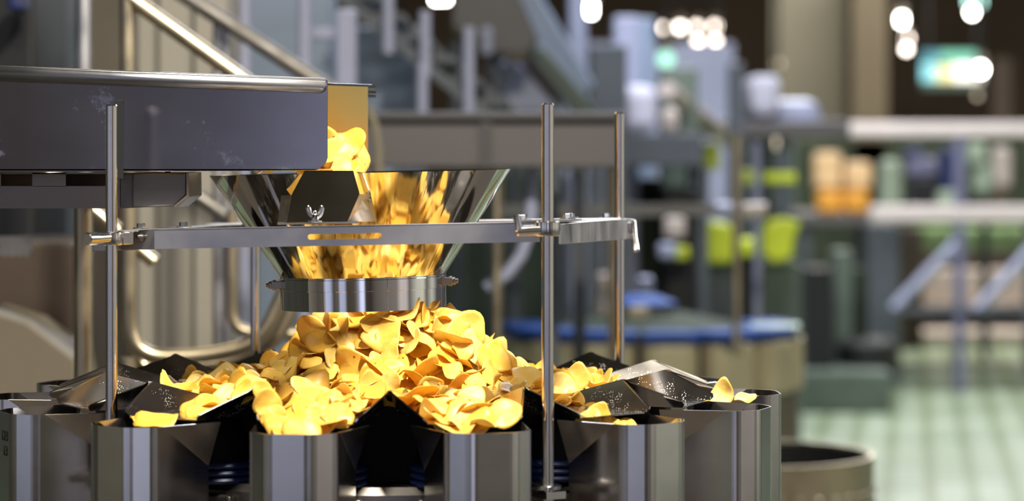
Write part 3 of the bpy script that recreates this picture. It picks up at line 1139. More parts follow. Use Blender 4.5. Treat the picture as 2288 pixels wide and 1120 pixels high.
# chips one by one over the visible face of the heap
pts_used = []
cnt = 0
tries = 0
while cnt < 200 and tries < 20000:
    tries += 1
    a = rnd.uniform(-118, 118)
    r = 0.335 * rnd.random() ** 0.62
    if r < 0.05:
        continue
    p = polar(r, a, 0)
    z = heap_z(r)
    lim = 0.0235 if tries < 12000 else 0.018
    q = Vector((p.x, p.y, z))
    if any((q - u).length < lim for u in pts_used):
        continue
    pts_used.append(q)
    up = rnd.random() < 0.28
    s = 0.75 if up else 0.36
    nrm = (heap_n(p.x, p.y) + Vector((rnd.gauss(0, s), rnd.gauss(-0.15, s), rnd.gauss(0, s * 0.5)))).normalized()
    if nrm.z < 0.05:
        nrm.z = 0.1
    chip((HX + p.x, HY + p.y, max(PAN + 0.010, z + rnd.uniform(-0.006, 0.007))), nrm, rnd.uniform(0, 6.28), LAB_HEAP, GRP_HEAP, scale=rnd.uniform(0.9, 1.12))
    cnt += 1


for px_, py_, d_, nr_ in ((697, 742, 3.99, (-0.4, -1, 0.3)), (738, 716, 4.00, (-0.2, -1, 0.5)), (772, 704, 4.01, (0.2, -0.9, 0.5)), (722, 762, 3.97, (-0.3, -0.8, 0.8)), (675, 770, 4.0, (-0.5, -0.7, 0.9)),
                          (1040, 742, 4.00, (0.3, -1, 0.2)), (1066, 778, 3.99, (0.4, -0.8, 0.7)), (1008, 722, 4.0, (0.1, -1, 0.4)), (1105, 800, 3.97, (0.5, -0.8, 0.6))):
    chip(at(px_, py_, d_), nr_, rnd.uniform(0, 6.28), LAB_HEAP, GRP_HEAP, which=rnd.randrange(8, 17), scale=1.05)


def strew(k, n, u0, u1, v, z0, z1, label, group, tilt=0.45):
    """n chips in the feeder pan at ring position k"""
    th = R(k * HALF + PHI)
    for i in range(n):
        u = u0 + (u1 - u0) * (i + rnd.random()) / n
        w = rnd.uniform(-v, v)
        z = z0 + (z1 - z0) * (u - u0) / max(1e-6, u1 - u0)
        loc = (u * math.sin(th) + w * math.cos(th), -u * math.cos(th) + w * math.sin(th), z + rnd.uniform(0, 0.012) + abs(w) * 0.12)
        nrm = Vector((rnd.gauss(0, tilt), rnd.gauss(-0.25, tilt), 1)).normalized()
        chip(loc, nrm, rnd.uniform(0, 6.28), label, group, scale=rnd.uniform(0.9, 1.1))


strew(-1, 28, 0.31, 0.548, 0.048, 1.414, 1.380, 'golden potato chip sliding down the full pan left of the front middle ridge', 'chips in the pan left of the middle ridge')
strew(1, 26, 0.31, 0.530, 0.046, 1.412, 1.384, 'golden potato chip sliding down the full pan right of the front middle ridge', 'chips in the pan right of the middle ridge')
strew(-3, 6, 0.34, 0.545, 0.035, 1.404, 1.376, 'loose potato chip in the pan with the speckled plate by the left front rod', 'chips by the left front rod', 0.3)
strew(3, 4, 0.30, 0.36, 0.04, 1.404, 1.400, 'loose potato chip at the edge of the heap behind the right front rod', 'chips behind the right front rod', 0.4)
strew(5, 3, 0.33, 0.40, 0.03, 1.402, 1.400, 'loose potato chip in the pan behind the brown walled pan', 'chips behind the brown wall', 0.4)
LO, GO = 'pale potato chip leaning over the pan edge left of the full front pan', 'chips leaning over the front left pan edge'
for px_, py_, d_, nr_, w_ in ((545, 878, 3.70, (-0.1, -0.8, 0.7), 17), (590, 876, 3.66, (0.3, -1, 0.4), 16), (600, 905, 3.62, (0.5, -1, 0.2), 15), (560, 862, 3.76, (-0.3, -0.6, 0.9), 14), (612, 935, 3.58, (0.3, -1, 0.5), 13), (520, 872, 3.80, (-0.4, -0.6, 0.8), 12)):
    chip(at(px_, py_, d_), nr_, rnd.uniform(0, 6), LO, GO, which=rnd.randrange(2, 12), scale=rnd.uniform(0.85, 1.1))
LT, GT = 'potato chip of the bright tuft in the bucket right of the front right rod', 'tuft of chips in the right front bucket'
for px_, py_, d_, nr_ in ((1335, 930, 3.715, (0.3, -1, 0.4)), (1316, 943, 3.71, (-0.3, -0.8, 0.6)), (1352, 944, 3.715, (0.2, -0.8, 0.7)), (1372, 947, 3.715, (0.4, -0.6, 0.8)), (1394, 949, 3.72, (0, -0.3, 1))):
    chip(at(px_, py_, d_), nr_, rnd.uniform(0, 6), LT, GT, which=rnd.randrange(8), scale=0.85)
chip(at(1287, 846, 3.95), (-0.2, -1, 0.5), 1.0, 'upper round potato chip of the two beside the front right rod', None, which=6)
chip(at(1262, 870, 3.90), (0.1, -1, 0.6), 2.0, 'lower round potato chip of the two beside the front right rod', None, which=8)
chip(at(1612, 882, 3.98), (-0.3, -0.9, 0.5), 1.0, 'round potato chip standing at the right end behind the scratched plate', None, which=4)
chip(at(1664, 890, 3.99), (0.0, -0.3, 1.0), 1.0, 'flat potato chip lying in the bucket at the right end', None, which=2)
tm = MB()
for i in range(150):
    me, vs, fs = CHIP_MESH[rnd.randrange(18)]
    nrm = Vector((rnd.gauss(0, .5), rnd.gauss(0, .5), 1)).normalized()
    rot = orient(nrm, rnd.uniform(0, 6.28))
    t = rnd.random()
    loc = Vector((-0.10 - 0.30 * t, -0.10 + 0.19 * rnd.random(), ZB + 0.012 + rnd.random() * (0.03 + 0.05 * min(1, t * 3))))
    tm.add([rot @ Vector(v) + loc for v in vs], fs, True)
tag(tm.build('potato_chip_mass', 'chip'), 'mass of potato chips riding inside the feed tray', 'potato chips', kind='stuff')
LTR, GTR = 'crumpled potato chip spilling from the open end of the feed tray', 'chips at the end of the feed tray'
for px_, py_, d_, nr_, w_ in ((775, 322, 4.10, (-0.1, -0.9, 0.6), 14), (748, 345, 4.06, (0.3, -0.9, 0.3), 12), (790, 350, 4.12, (0.5, -0.7, 0.5), 16), (752, 372, 4.05, (0.1, -0.8, 0.7), 11), (735, 330, 4.09, (-0.2, -1, 0.2), 9), (770, 368, 4.08, (-0.1, -0.7, 0.9), 10), (725, 366, 4.07, (0.1, -0.9, 0.4), 15), (700, 330, 4.12, (0, -0.9, 0.4), 15)):
    chip(at(px_, py_, d_), nr_, rnd.uniform(0, 6), LTR, GTR, which=w_)

# ================================================================== BACKGROUND


def pbox(mb, x0, x1, y0, y1, d, depth, floor=False, taper=0.0):
    """upright box filling the given photo rectangle at distance d, reaching `depth` further back"""
    a, b = at(x0, y0, d), at(x1, y1, d)
    zb = 0.0 if floor else b.z
    w = (b.x - a.x) * taper / 2
    mb.prism([(a.x, a.y, a.z), (b.x, a.y, a.z), (b.x - w, a.y, zb), (a.x + w, a.y, zb)], (0, depth, 0))
    return mb


def thing_box(name, mat, label, cat, x0, x1, y0, y1, d, depth, floor=False, taper=0.0, bevel=0.012, group=None):
    o = pbox(MB(), x0, x1, y0, y1, d, depth, floor, taper).build(name, mat, bevel=bevel)
    return tag(o, label, cat, group)


def legs(root, xs, y_top, d, ys=(0.0,), r=0.02, mat='tube'):
    for x in xs:
        for dy in ys:
            p = at(x, y_top, d)
            MB().tube([(p.x, p.y + dy, 0), (p.x, p.y + dy, p.z)], r, 12).build('leg', mat, root)


# ---- tubular guard railings at left
ra_ = empty('guard_railing', (at(287, 0, 5.4).x, at(0, 0, 5.4).y, 0), 'near stair railing at left, bright sloping handrail and bent tube loop', 'railing')
MB().tube([at(225, -52, 5.4), at(715, 300, 5.4)], 0.0165, 18).build('handrail', 'tube_warm', ra_)
MB().tube([at(60, 345, 5.42), at(345, 585, 5.42)], 0.0150, 18).build('mid_rail', 'tube_warm', ra_)
pa = fillet([at(284, -20, 5.4), at(290, 800, 5.4), at(470, 795, 5.4), at(585, 765, 5.4), at(640, 640, 5.4)], 0.14, 8)
MB().tube(pa, 0.0155, 18).build('loop_rail', 'tube_warm', ra_)
pa = fillet([at(300, 760, 5.46), at(310, 822, 5.46), at(520, 815, 5.46), at(625, 760, 5.46), at(690, 560, 5.46)], 0.14, 8)
MB().tube(pa, 0.0155, 18).build('loop_rail', 'tube_warm', ra_)
p = at(287, 800, 5.4)
MB().tube([(p.x, p.y, 0), (p.x, p.y, p.z)], 0.0155, 16).build('post', 'tube_warm', ra_)

rb_ = empty('guard_railing', (at(497, 0, 6.2).x, at(0, 0, 6.2).y, 0), 'farther stair railing with a dull grey sloping handrail above the tray end', 'railing')
MB().tube([at(352, -50, 6.2), at(768, 220, 6.2)], 0.019, 16).build('handrail', 'tube_dull', rb_)
MB().tube([at(370, 390, 6.2), at(620, 560, 6.2)], 0.017, 16).build('mid_rail', 'tube_dull', rb_)
for x in (487, 506):
    p = at(x, 50, 6.25)
    MB().tube([(p.x, p.y, 0), (p.x, p.y, p.z)], 0.012, 14).build('post', 'tube', rb_)
fp = fillet([at(518, 470, 5.9), at(518, 742, 5.9), at(720, 748, 5.9), at(720, 470, 5.9)], 0.05, 6)
MB().tube(fp, 0.0135, 14).build('frame_rail', 'tube_warm', rb_)
# tall posts and panels at left
for (x, d, r, m, lab) in ((187, 5.9, 0.018, 'tube', 'thick pale steel post standing behind the tray at far left'),
                          (680, 7.4, 0.019, 'lavender', 'slim lavender steel post right of the sloping handrails'),
                          (546, 7.2, 0.016, 'lavender', 'short lit steel post between the two sloping handrails')):
    p = at(x, -60, d)
    tag(MB().tube([(p.x, p.y, 0), (p.x, p.y, p.z)], r, 16).build('steel_post', m), lab, 'post')
cb = empty('control_cabinet', (at(410, 0, 6.9).x, at(0, 0, 6.9).y, 0), 'tall beige cabinet behind the railings at left', 'cabinet')
pbox(MB(), 306, 508, -80, 800, 6.9, 0.5, True).build('body', 'beige', cb, bevel=0.006)
for x in (352, 432):
    pbox(MB(), x - 4, x + 4, -80, 800, 6.892, 0.012, True).build('door_seam', 'seam', cb)
thing_box('partition', 'slate', 'blue grey upright panel at top far left', 'panel', 84, 134, -80, 800, 7.4, 0.3, True)
thing_box('partition', 'tan', 'olive grey panel between the far left panel and the cabinet', 'panel', 140, 300, -80, 800, 8.0, 0.3, True)
thing_box('machine_housing', 'black', 'black machine mass at the top left corner', 'machine', -60, 76, -60, 330, 6.6, 0.5, True)
thing_box('electric_motor', 'navy', 'small dark blue motor in the top left corner', 'motor', 14, 50, -24, 24, 6.4, 0.12)
thing_box('machine_housing', 'brown', 'dark brown machine block at left below the tray', 'machine', -40, 168, 540, 712, 5.9, 0.5, True)
tb = MB().prism([at(-40, 690, 5.6), at(60, 720, 5.6), at(165, 800, 5.6), at(185, 900, 5.6), at(-40, 900, 5.6)], (0, 0.25, 0))
tb.prism([at(-40, 900, 5.6), at(185, 900, 5.6), (at(185, 0, 5.6).x, at(0, 0, 5.6).y, 0), (at(-40, 0, 5.6).x, at(0, 0, 5.6).y, 0)], (0, 0.25, 0))
tag(tb.build('sloping_guard', 'tan', bevel=0.006), 'olive beige sloping guard at lower left behind the feed buckets', 'guard')
ch = MB()
for i in range(9):
    c = at(4 + i * 8, 545 + (i % 2) * 12, 5.55)
    ch.box(c, (0.006, 0.006, 0.03))
pbox(ch, -40, 64, 530, 540, 5.55, 0.05)
pbox(ch, -40, 64, 556, 570, 5.55, 0.05)
tag(ch.build('roller_chain', 'dark_steel'), 'short toothed chain strip at far left under the tray', 'chain')

# ---- blue grey guard panels, stairs and posts behind the tray end
thing_box('guard_screen', 'steelblue', 'broad blue grey panel behind the sloping handrails', 'panel', 506, 742, -80, 760, 9.0, 0.2, True)
thing_box('guard_screen', 'steelblue', 'blue grey panel under the dark staircase', 'panel', 790, 945, 60, 700, 9.0, 0.2, True)
thing_box('guard_screen', 'slate', 'dark panel between the pale duct and the sloping handrail', 'panel', 690, 738, 92, 700, 9.3, 0.1, True)
du = empty('air_duct', (at(772, 0, 7.6).x, at(0, 0, 7.6).y, 0), 'pale lavender upright duct just right of the tray end', 'duct')
pbox(MB(), 748, 796, 20, 700, 7.6, 0.07, True).build('duct', 'lavender', du, bevel=0.012)
pbox(MB(), 690, 750, 62, 88, 7.62, 0.05).build('side_branch', 'lavender', du, bevel=0.006)
st = empty('steel_staircase', (at(1000, 0, 8.2).x, at(0, 0, 8.2).y, 0), 'dark steel staircase sloping down right behind the funnel', 'staircase')
for (dd, dx) in ((8.2, 0), (8.9, 62)):
    a, b = at(719 + dx, -60, dd), at(1233 + dx, 360, dd)
    MB().prism([a, b, b + Vector((0, 0, -0.045)), a + Vector((0, 0, -0.045))], (0, 0.03, 0)).build('stringer', 'slate', st)
for i in range(9):
    t = i / 8
    a = at(740, -40, 8.2).lerp(at(1215, 350, 8.2), t)
    MB().box(a + Vector((0.08, 0.45, -0.03)), (0.11, 0.62, 0.02)).build('tread', 'slate', st)
p0_, p1_ = at(1233, 360, 8.2), at(1295, 360, 8.9)
for p in (p0_, p1_):
    MB().box((p.x, p.y + 0.015, p.z / 2), (0.04, 0.04, p.z)).build('stair_leg', 'slate', st)
for (x, y0, y1, d) in ((950, 24, 112, 8.1), (944, 140, 245, 8.1), (1048, 60, 220, 8.15), (868, -20, 60, 8.1)):
    a, b = at(x, y0, d), at(x, y1 + 60, d)
    MB().tube([a, b], 0.018, 14).build('baluster', 'lavender', st)

# ---- horizontal conveyor beam right of the funnel
cv = empty('conveyor', (at(1110, 0, 7.2).x, at(0, 0, 7.2).y, 0), 'long grey conveyor trough running behind the funnel and rods', 'conveyor')
pbox(MB(), 806, 1392, 266, 374, 7.2, 0.45).build('side_plate', 'beam', cv, bevel=0.006)
pbox(MB(), 800, 1398, 250, 270, 7.17, 0.50).build('top_flange', 'beam_dark', cv, bevel=0.006)
pbox(MB(), 1072, 1100, 270, 374, 7.185, 0.02).build('joint_strip', 'beam_dark', cv)
legs(cv, (1110, 830, 1378), 374, 7.25, (0.0, 0.38), 0.011, 'tube_warm')
# cable bundle loop right of the tray
pa = [at(822, 240, 6.8), at(838, 280, 6.8), at(846, 330, 6.8), at(846, 430, 6.8), at(830, 560, 6.8)]
p = at(830, 560, 6.8)
tag(MB().tube(pa + [Vector((p.x, p.y, 0))], 0.011, 12).build('hose', 'panelwall'), 'pale hose hanging just right of the tray end', 'hose')

# ---- inclined conveyor and hopper at top middle
ho = empty('hopper', (at(1080, 0, 10.5).x, at(0, 0, 10.5).y, 0), 'grey brown hopper at top middle with an orange patch at its outlet', 'hopper')
MB().prism([at(1010, -80, 10.5), at(1130, -80, 10.5), at(1205, 90, 10.5), at(1175, 122, 10.5), at(1110, 120, 10.5), at(1010, 60, 10.5)], (0, 0.5, 0)).build('bin', 'beam', ho, bevel=0.01)
MB().prism([at(1128, 122, 10.48), at(1178, 112, 10.48), at(1180, 128, 10.48), at(1136, 140, 10.48)], (0, 0.3, 0)).build('outlet', 'column', ho)
pbox(MB(), 1076, 1100, 62, 122, 10.4, 0.05).build('side_plate', 'lavender', ho, bevel=0.01)
legs(ho, (1020, 1106), 90, 10.7, (0.0, 0.25), 0.025, 'slate')
ic = empty('incline_conveyor', (at(1180, 0, 11.3).x, at(0, 0, 11.3).y, 0), 'pale blue sloping conveyor behind the hopper at top middle', 'conveyor')
MB().prism([at(1090, -80, 11.3), at(1165, -80, 11.3), at(1330, 190, 11.3), at(1262, 225, 11.3)], (0, 0.6, 0)).build('side_panel', 'steelblue', ic, bevel=0.01)
MB().prism([at(1085, 150, 11.0), at(1150, 130, 11.0), at(1255, 250, 11.0), at(1130, 250, 11.0)], (0, 0.4, 0)).build('lower_chute', 'lavender', ic, bevel=0.01)
MB().prism([at(1176, 115, 10.95), at(1215, 105, 10.95), at(1330, 240, 10.95), at(1290, 262, 10.95)], (0, 0.2, 0)).build('drive_cover', 'greygreen', ic, bevel=0.01)
legs(ic, (1150, 1240), 250, 11.72, (0.0, 0.3), 0.03, 'slate')
for (x0, x1, y0, m, d, lab) in ((1272, 1312, -60, 'lavender', 12.0, 'lavender upright column just right of the front right rod top'),
                                (1420, 1462, 40, 'steelblue', 14.6, 'pale blue upright duct under the row of lamps'),
                                (1632, 1662, 140, 'slate', 14.1, 'dim grey column right of the yellow lamp')):
    thing_box('duct_column', m, lab, 'column', x0, x1, y0, 720, d, 0.2, True)
thing_box('machine_unit', 'slate', 'dark boxy machine head right of the front right rod top', 'machine', 1318, 1402, 100, 166, 12.4, 0.4, True)
thing_box('machine_unit', 'lavender', 'bright lavender machine cover under the row of lamps', 'machine', 1372, 1428, 36, 92, 13.4, 0.3, True)
thing_box('machine_unit', 'greygreen', 'green tinted machine head under the lamp cluster', 'machine', 1480, 1560, 150, 190, 13.8, 0.4, True)
thing_box('bulk_bag', 'whitebag', 'pale lavender bulk bag right of the rear right rod top', 'bag', 1384, 1468, 190, 298, 12.8, 0.5, False, 0.12, 0.05)
thing_box('bulk_bag', 'pinkbeige', 'slim pinkish bag beside the pale lavender bulk bag', 'bag', 1480, 1518, 240, 300, 12.7, 0.3, False, 0.12, 0.04)
thing_box('bulk_bag', 'whitebag', 'pale sack on the platform under the warm round glow', 'bag', 1668, 1750, 168, 262, 15.0, 0.6, False, 0.3, 0.06)
thing_box('bulk_bag', 'lavender', 'wide pale sack sagging beside the sack under the warm glow', 'bag', 1690, 1830, 222, 292, 15.2, 0.6, False, -0.2, 0.06)
pf = empty('platform', (at(1600, 0, 14).x, at(0, 0, 14).y, 0), 'dim grey platform deck carrying sacks across the middle distance', 'platform')
pbox(MB(), 1360, 1572, 298, 372, 12.6, 1.0).build('front_panel', 'slate', pf, bevel=0.008)
pbox(MB(), 1572, 1900, 270, 306, 14.9, 1.2).build('deck', 'beam', pf, bevel=0.008)
legs(pf, (1382, 1569), 372, 12.7, (0.0, 0.7), 0.03, 'slate')
legs(pf, (1690, 1752), 306, 15.0, (0.0, 0.9), 0.035, 'slate')
tag(MB().tube([at(1490, 200, 13.5), at(1650, 330, 14.95)], 0.045, 14).build('chute_pipe', 'pinkbeige'), 'pinkish sloping pipe leading down to the tall far rod', 'pipe')

# ---- dark machine mass in the middle distance
for (x0, x1, y0, m, d, lab) in ((1120, 1260, 388, 'darkgreen', 13.2, 'dark green machine cabinet behind the front right rod'),
                                (1262, 1372, 400, 'greygreen', 14.0, 'dull grey green machine cabinet between the right rods'),
                                (1385, 1480, 400, 'darkgreen', 13.6, 'dark green machine cabinet right of the rear right rod'),
                                (1484, 1566, 420, 'black', 13.0, 'black machine cabinet left of the yellow green cover'),
                                (1566, 1650, 580, 'slate', 13.1, 'slate blue cabinet under the yellow green cover'),
                                (1652, 1700, 560, 'black', 13.3, 'black slot of machine between the yellow green covers'),
                                (1702, 1790, 588, 'greygreen', 14.6, 'grey green upright panels under the olive yellow cover'),
                                (860, 1110, 390, 'darkgreen', 12.5, 'dark machine wall seen between funnel and front right rod')):
    thing_box('machine_cabinet', m, lab, 'machine', x0, x1, y0, 720, d, 0.6, True)
for (x0, x1, y0, y1, d, m, nm, lab, cat) in (
        (1574, 1608, 318, 380, 14.4, 'yellowgreen', 'machine_cover', 'small upper yellow green tag right of the slate panel', 'cover'),
        (1508, 1540, 552, 580, 12.6, 'yellowgreen', 'machine_cover', 'small yellow green end of the grey arm', 'cover'),
        (1654, 1684, 380, 412, 14.4, 'yellowgreen', 'machine_cover', 'small olive green tag above the far cross bar', 'cover'),
        (1708, 1780, 386, 410, 14.6, 'yellowgreen', 'machine_cover', 'low olive strip right of the far rods above the cross bar', 'cover'),
        (1472, 1512, 545, 578, 12.5, 'lavender', 'arm_joint', 'pale grey arm joint beside the yellow green end', 'arm'),
        (1484, 1532, 486, 532, 12.6, 'pinkbeige', 'round_guard', 'dusty pink round guard under the far cross bar', 'guard'),
        (1426, 1460, 620, 660, 11.4, 'lavender', 'arm_joint', 'small lavender part above the far blue cap', 'part'),
        (1336, 1364, 612, 1250, 11.65, 'pinkbeige', 'arm_joint', 'dull pink strip left of the rear right rod', 'part'),
        (1255, 1300, 390, 1164, 12.9, 'slate', 'duct_stub', 'slate duct under the grey trough', 'duct'),
        (1300, 1360, 430, 1145, 13.2, 'palegreen', 'duct_stub', 'pale green upright duct between the two right rods', 'part'),
        (1262, 1290, 520, 1105, 13.9, 'green', 'duct_stub', 'thin mossy green strip right of the front right rod', 'part')):
    o = pbox(MB(), x0, x1, y0, y1, d, max(0.10, (x1 - x0) * d / FPX)).build(nm, m, bevel=min(x1 - x0, y1 - y0) * d / FPX * 0.22, segs=3)
    tag(o, lab, cat)
for pts_, d_, lab in (([(1592, 496), (1632, 500), (1652, 540), (1652, 588), (1568, 590), (1570, 540)], 12.85, 'bright yellow green cover left of the tall far rod'),
                      ([(1654, 536), (1704, 532), (1700, 576), (1654, 574)], 13.1, 'narrow yellow green cover right of the tall far rod'),
                      ([(1722, 494), (1760, 488), (1792, 498), (1776, 530), (1770, 578), (1730, 590), (1704, 570), (1706, 524)], 14.35, 'broad olive yellow cover at the right of the yellow green group')):
    tag(MB().prism([at(x, y, d_) for x, y in pts_], (0, 0.26, 0)).build('machine_cover', 'yellowgreen', bevel=0.02, segs=3), lab, 'cover')
tag(MB().tube([at(1088, 645, 7.4), at(1135, 610, 7.4), at(1165, 570, 7.4), at(1185, 510, 7.4), at(1190, 370, 7.4)], 0.017, 14).build('hose', 'lavender'), 'pale curved hose left of the front right rod', 'hose')

# ---- second weigher
wx = at(1455, 0, 10.9)
w2 = empty('background_weigher', (wx.x, wx.y, 0), 'blurred second weigher with blue lids and cream buckets at middle right', 'weigher')


def zpx(py, d):
    return CAM.z - (py - 350) * d / FPX


zr_, zbb = zpx(752, 10.3), zpx(872, 10.3)
MB().lathe([(0, 0), (0.34, 0), (0.34, 0.35), (0.50, zbb - 0.1), (0.50, zr_ - 0.02), (0, zr_ - 0.02)], (wx.x, wx.y, 0), 40).build('housing', 'brown', w2)
for k in range(14):
    a = k * 360 / 14 + 5
    if abs(((a + 180) % 360) - 180) > 118:
        continue
    rot = Matrix.Rotation(R(a - 90), 3, 'Z')
    c = Vector((wx.x, wx.y, 0))
    mb = MB()
    pts = [(0.50, -0.10), (0.58, -0.10), (0.615, -0.06), (0.615, 0.06), (0.58, 0.10), (0.50, 0.10)]
    top = [rot @ Vector((x, y, zr_ - 0.035)) + c for x, y in pts]
    mb.prism(top, (0, 0, -(zr_ - zbb)))
    mb.build('bucket', 'cream', w2, bevel=0.01)
    mb = MB()
    pts = [(0.40, -0.085), (0.60, -0.115), (0.60, 0.115), (0.40, 0.085)]
    mb.prism([rot @ Vector((x, y, zr_ + 0.012)) + c for x, y in pts], (0, 0, -0.042))
    mb.build('lid', 'palegreen' if 66 < a < 100 else 'blue', w2, bevel=0.008)  # right-hand lids have the greenish light put into their colour
    mb = MB()
    mb.prism([rot @ Vector((x, y, zbb)) + c for x, y in [(0.47, -0.09), (0.59, -0.09), (0.59, 0.09), (0.47, 0.09)]], (0.0, 0, -0.30))
    mb.build('lower_bucket', 'tan', w2, bevel=0.01)
MB().lathe([(0.42, zr_ - 0.03), (0.42, zr_), (0.14, zr_ + 0.06), (0, zr_ + 0.06)], (wx.x, wx.y, 0), 36).build('top_cone', 'darkgreen', w2)
MB().lathe([(0, zpx(740, 10.9)), (0.135, zpx(740, 10.9)), (0.135, zpx(680, 10.9)), (0, zpx(680, 10.9))], (at(1432, 0, 10.9).x, wx.y, 0), 36).build('drum', 'tan', w2)
MB().lathe([(0.145, zpx(684, 10.9)), (0.145, zpx(676, 10.9)), (0.07, zpx(660, 10.9)), (0, zpx(658, 10.9))], (at(1432, 0, 10.9).x, wx.y, 0), 36).build('drum_cap', 'blue', w2)
pbox(MB(), 1405, 1450, 684, 740, 10.72, 0.03).build('drum_label', 'cream', w2, bevel=0.01)
for (x, d, yt) in ((1112, 10.6, 380), (1645, 10.3, 300), (1692, 11.4, 316)):
    p = at(x, yt, d)
    MB().tube([(p.x, p.y, zr_ - 0.05), (p.x, p.y, p.z)], 0.016, 14).build('rod', 'tube_warm' if x < 1690 else 'lavender', w2)
    q = Vector((wx.x, wx.y, 0))
    v = (Vector((p.x, p.y, 0)) - q)
    MB().box(q + v * 0.86 + Vector((0, 0, zr_ - 0.04)), (v.length * 0.30, 0.05, 0.02), Matrix.Rotation(math.atan2(v.y, v.x), 3, 'Z')).build('rod_foot', 'dark_steel', w2)
MB().prism([at(1108, 458, 10.58), at(1612, 456, 10.28), at(1612, 482, 10.28), at(1108, 484, 10.58)], (0, 0.02, 0)).build('cross_bar', 'crossbar', w2)
MB().tube([at(1600, 470, 10.2), at(1636, 470, 10.2)], 0.03, 14).build('clamp', 'lavender', w2)
MB().tube([at(1660, 472, 10.3), at(1712, 470, 10.3)], 0.03, 14).build('clamp', 'pinkbeige', w2)

# ---- round drum at lower right and boxes on the floor
dx = at(1662, 0, 8.0)
dr = empty('steel_drum', (dx.x, dx.y, 0), 'round open steel drum at lower right behind the last feed bucket', 'drum')
zt_ = zpx(1012, 8.0)
MB().lathe([(0.36, 0.0), (0.385, 0.02), (0.385, zt_), (0.375, zt_), (0.372, 0.30), (0, 0.30)], (dx.x, dx.y, 0), 56).build('wall', 'tube_warm', dr)
MB().lathe([(0.374, 0.31), (0.374, zt_ - 0.01), (0.370, zt_ - 0.01), (0.368, 0.32), (0.0, 0.32)], (dx.x, dx.y, 0), 56).build('black_inside', 'black_rubber', dr)  # inner wall and bottom coloured black
for k in range(10):
    a = -6 + k * 9
    rot = Matrix.Rotation(R(a - 90), 3, 'Z')
    mb = MB()
    disc_chamf(mb, rot @ Vector((0.384, 0, zt_ - 0.10)) + Vector((dx.x, dx.y, 0)), rot @ Vector((1, 0, 0)), 0.012, 0.008, 12)
    disc_chamf(mb, rot @ Vector((0.384, 0.012, zt_ - 0.14)) + Vector((dx.x, dx.y, 0)), rot @ Vector((1, 0, 0)), 0.012, 0.008, 12)
    mb.build('bolt_pair', 'bolt', dr)
thing_box('floor_plinth', 'greygreen', 'low grey green plinth on the tiled floor at right', 'plinth', 1790, 1992, 832, 925, 18.3, 1.4, True)
thing_box('machine_column', 'black', 'black upright machine column standing above the low plinth', 'column', 1800, 1862, 600, 832, 18.6, 0.4)
thing_box('machine_column', 'greygreen', 'grey green upright panel right of the black column', 'column', 1866, 1905, 560, 832, 18.9, 0.3)
thing_box('machine_column', 'darkgreen', 'dark upright slot right of the grey green panel', 'column', 1906, 1940, 600, 832, 19.1, 0.3)
thing_box('machine_column', 'slate', 'slate upright panel left of the sloping brace', 'column', 1942, 2010, 500, 740, 20.5, 0.3, True)
o = MB().lathe([(0, 0), (0.22, 0), (0.22, 0.20), (0.16, 0.24), (0, 0.24)], (at(1940, 0, 18.9).x, at(0, 0, 18.9).y, zpx(832, 18.9)), 32).build('round_pedestal', 'black_rubber')
tag(o, 'black round base lying on the low plinth', 'base')
thing_box('floor_kerb', 'slate', 'long dark grey kerb across the far floor at right', 'kerb', 2000, 2420, 688, 742, 26.5, 1.5, True)
thing_box('floor_strip', 'pinkbeige', 'pinkish light strip of floor before the far kerb', 'strip', 2010, 2420, 744, 750, 24.8, 1.6, True)

# ---- guard rail and conveyors at far right
gr_ = empty('safety_rail', (at(2145, 0, 20).x, at(0, 0, 20).y, 0), 'pale steel safety rail with a post and sloping braces at far right', 'railing')
pbox(MB(), 1896, 2420, 274, 306, 20, 0.10).build('top_rail', 'rail', gr_, bevel=0.02)
pbox(MB(), 1946, 2420, 460, 496, 20, 0.10).build('mid_rail', 'rail', gr_, bevel=0.02)
p = at(2145, 306, 20)
MB().box((p.x, p.y + 0.04, p.z / 2), (0.075, 0.06, p.z)).build('post', 'indigo', gr_)
for (xa, ya, xb, yb) in ((2150, 530, 1996, 690), (2320, 540, 2180, 695)):
    MB().tube([at(xa, ya, 20.05), at(xb, yb, 20.05)], 0.04, 12).build('brace', 'lavender', gr_)
pbox(MB(), 1980, 2340, 690, 700, 20.0, 0.10).build('foot_rail', 'slate', gr_)
cv2 = empty('conveyor', (at(2150, 0, 26).x, at(0, 0, 26).y, 0), 'pale beige conveyor side behind the sloping braces at far right', 'conveyor')
pbox(MB(), 2040, 2420, 602, 682, 25.5, 1.0).build('side_slab', 'pinkbeige', cv2, bevel=0.03)
pbox(MB(), 2060, 2420, 566, 604, 25.6, 1.0).build('upper_slab', 'brown', cv2, bevel=0.02)
pbox(MB(), 2072, 2420, 510, 562, 25.7, 0.9).build('green_guard', 'green', cv2, bevel=0.03)
legs(cv2, (2060, 2300), 682, 25.8, (0.0, 0.6), 0.05, 'slate')
thing_box('support_column', 'brown', 'brown upright column behind the sloping brace', 'column', 2020, 2062, 510, 690, 24.4, 0.4, True)
dk = empty('packing_conveyor', (at(2040, 0, 22).x, at(0, 0, 22).y, 0), 'flat packing conveyor deck behind the mid rail at far right', 'conveyor')
DZ = zpx(480, 21.2)
a, b = at(1790, 480, 21.2), at(2420, 480, 21.2)
MB().prism([(a.x, a.y, DZ), (b.x, b.y, DZ), (b.x, b.y + 2.2, DZ), (a.x, a.y + 2.2, DZ)], (0, 0, -0.07)).build('deck', 'beam', dk)
legs(dk, (1800, 1990, 2300), 484, 21.3, (0.0, 2.0), 0.04, 'slate')
pbox(MB(), 1946, 1978, 526, 552, 21.2, 0.1).build('knob', 'palegreen', dk, bevel=0.03)
pbox(MB(), 1940, 1984, 498, 530, 21.25, 0.05).build('knob_plate', 'slate', dk)


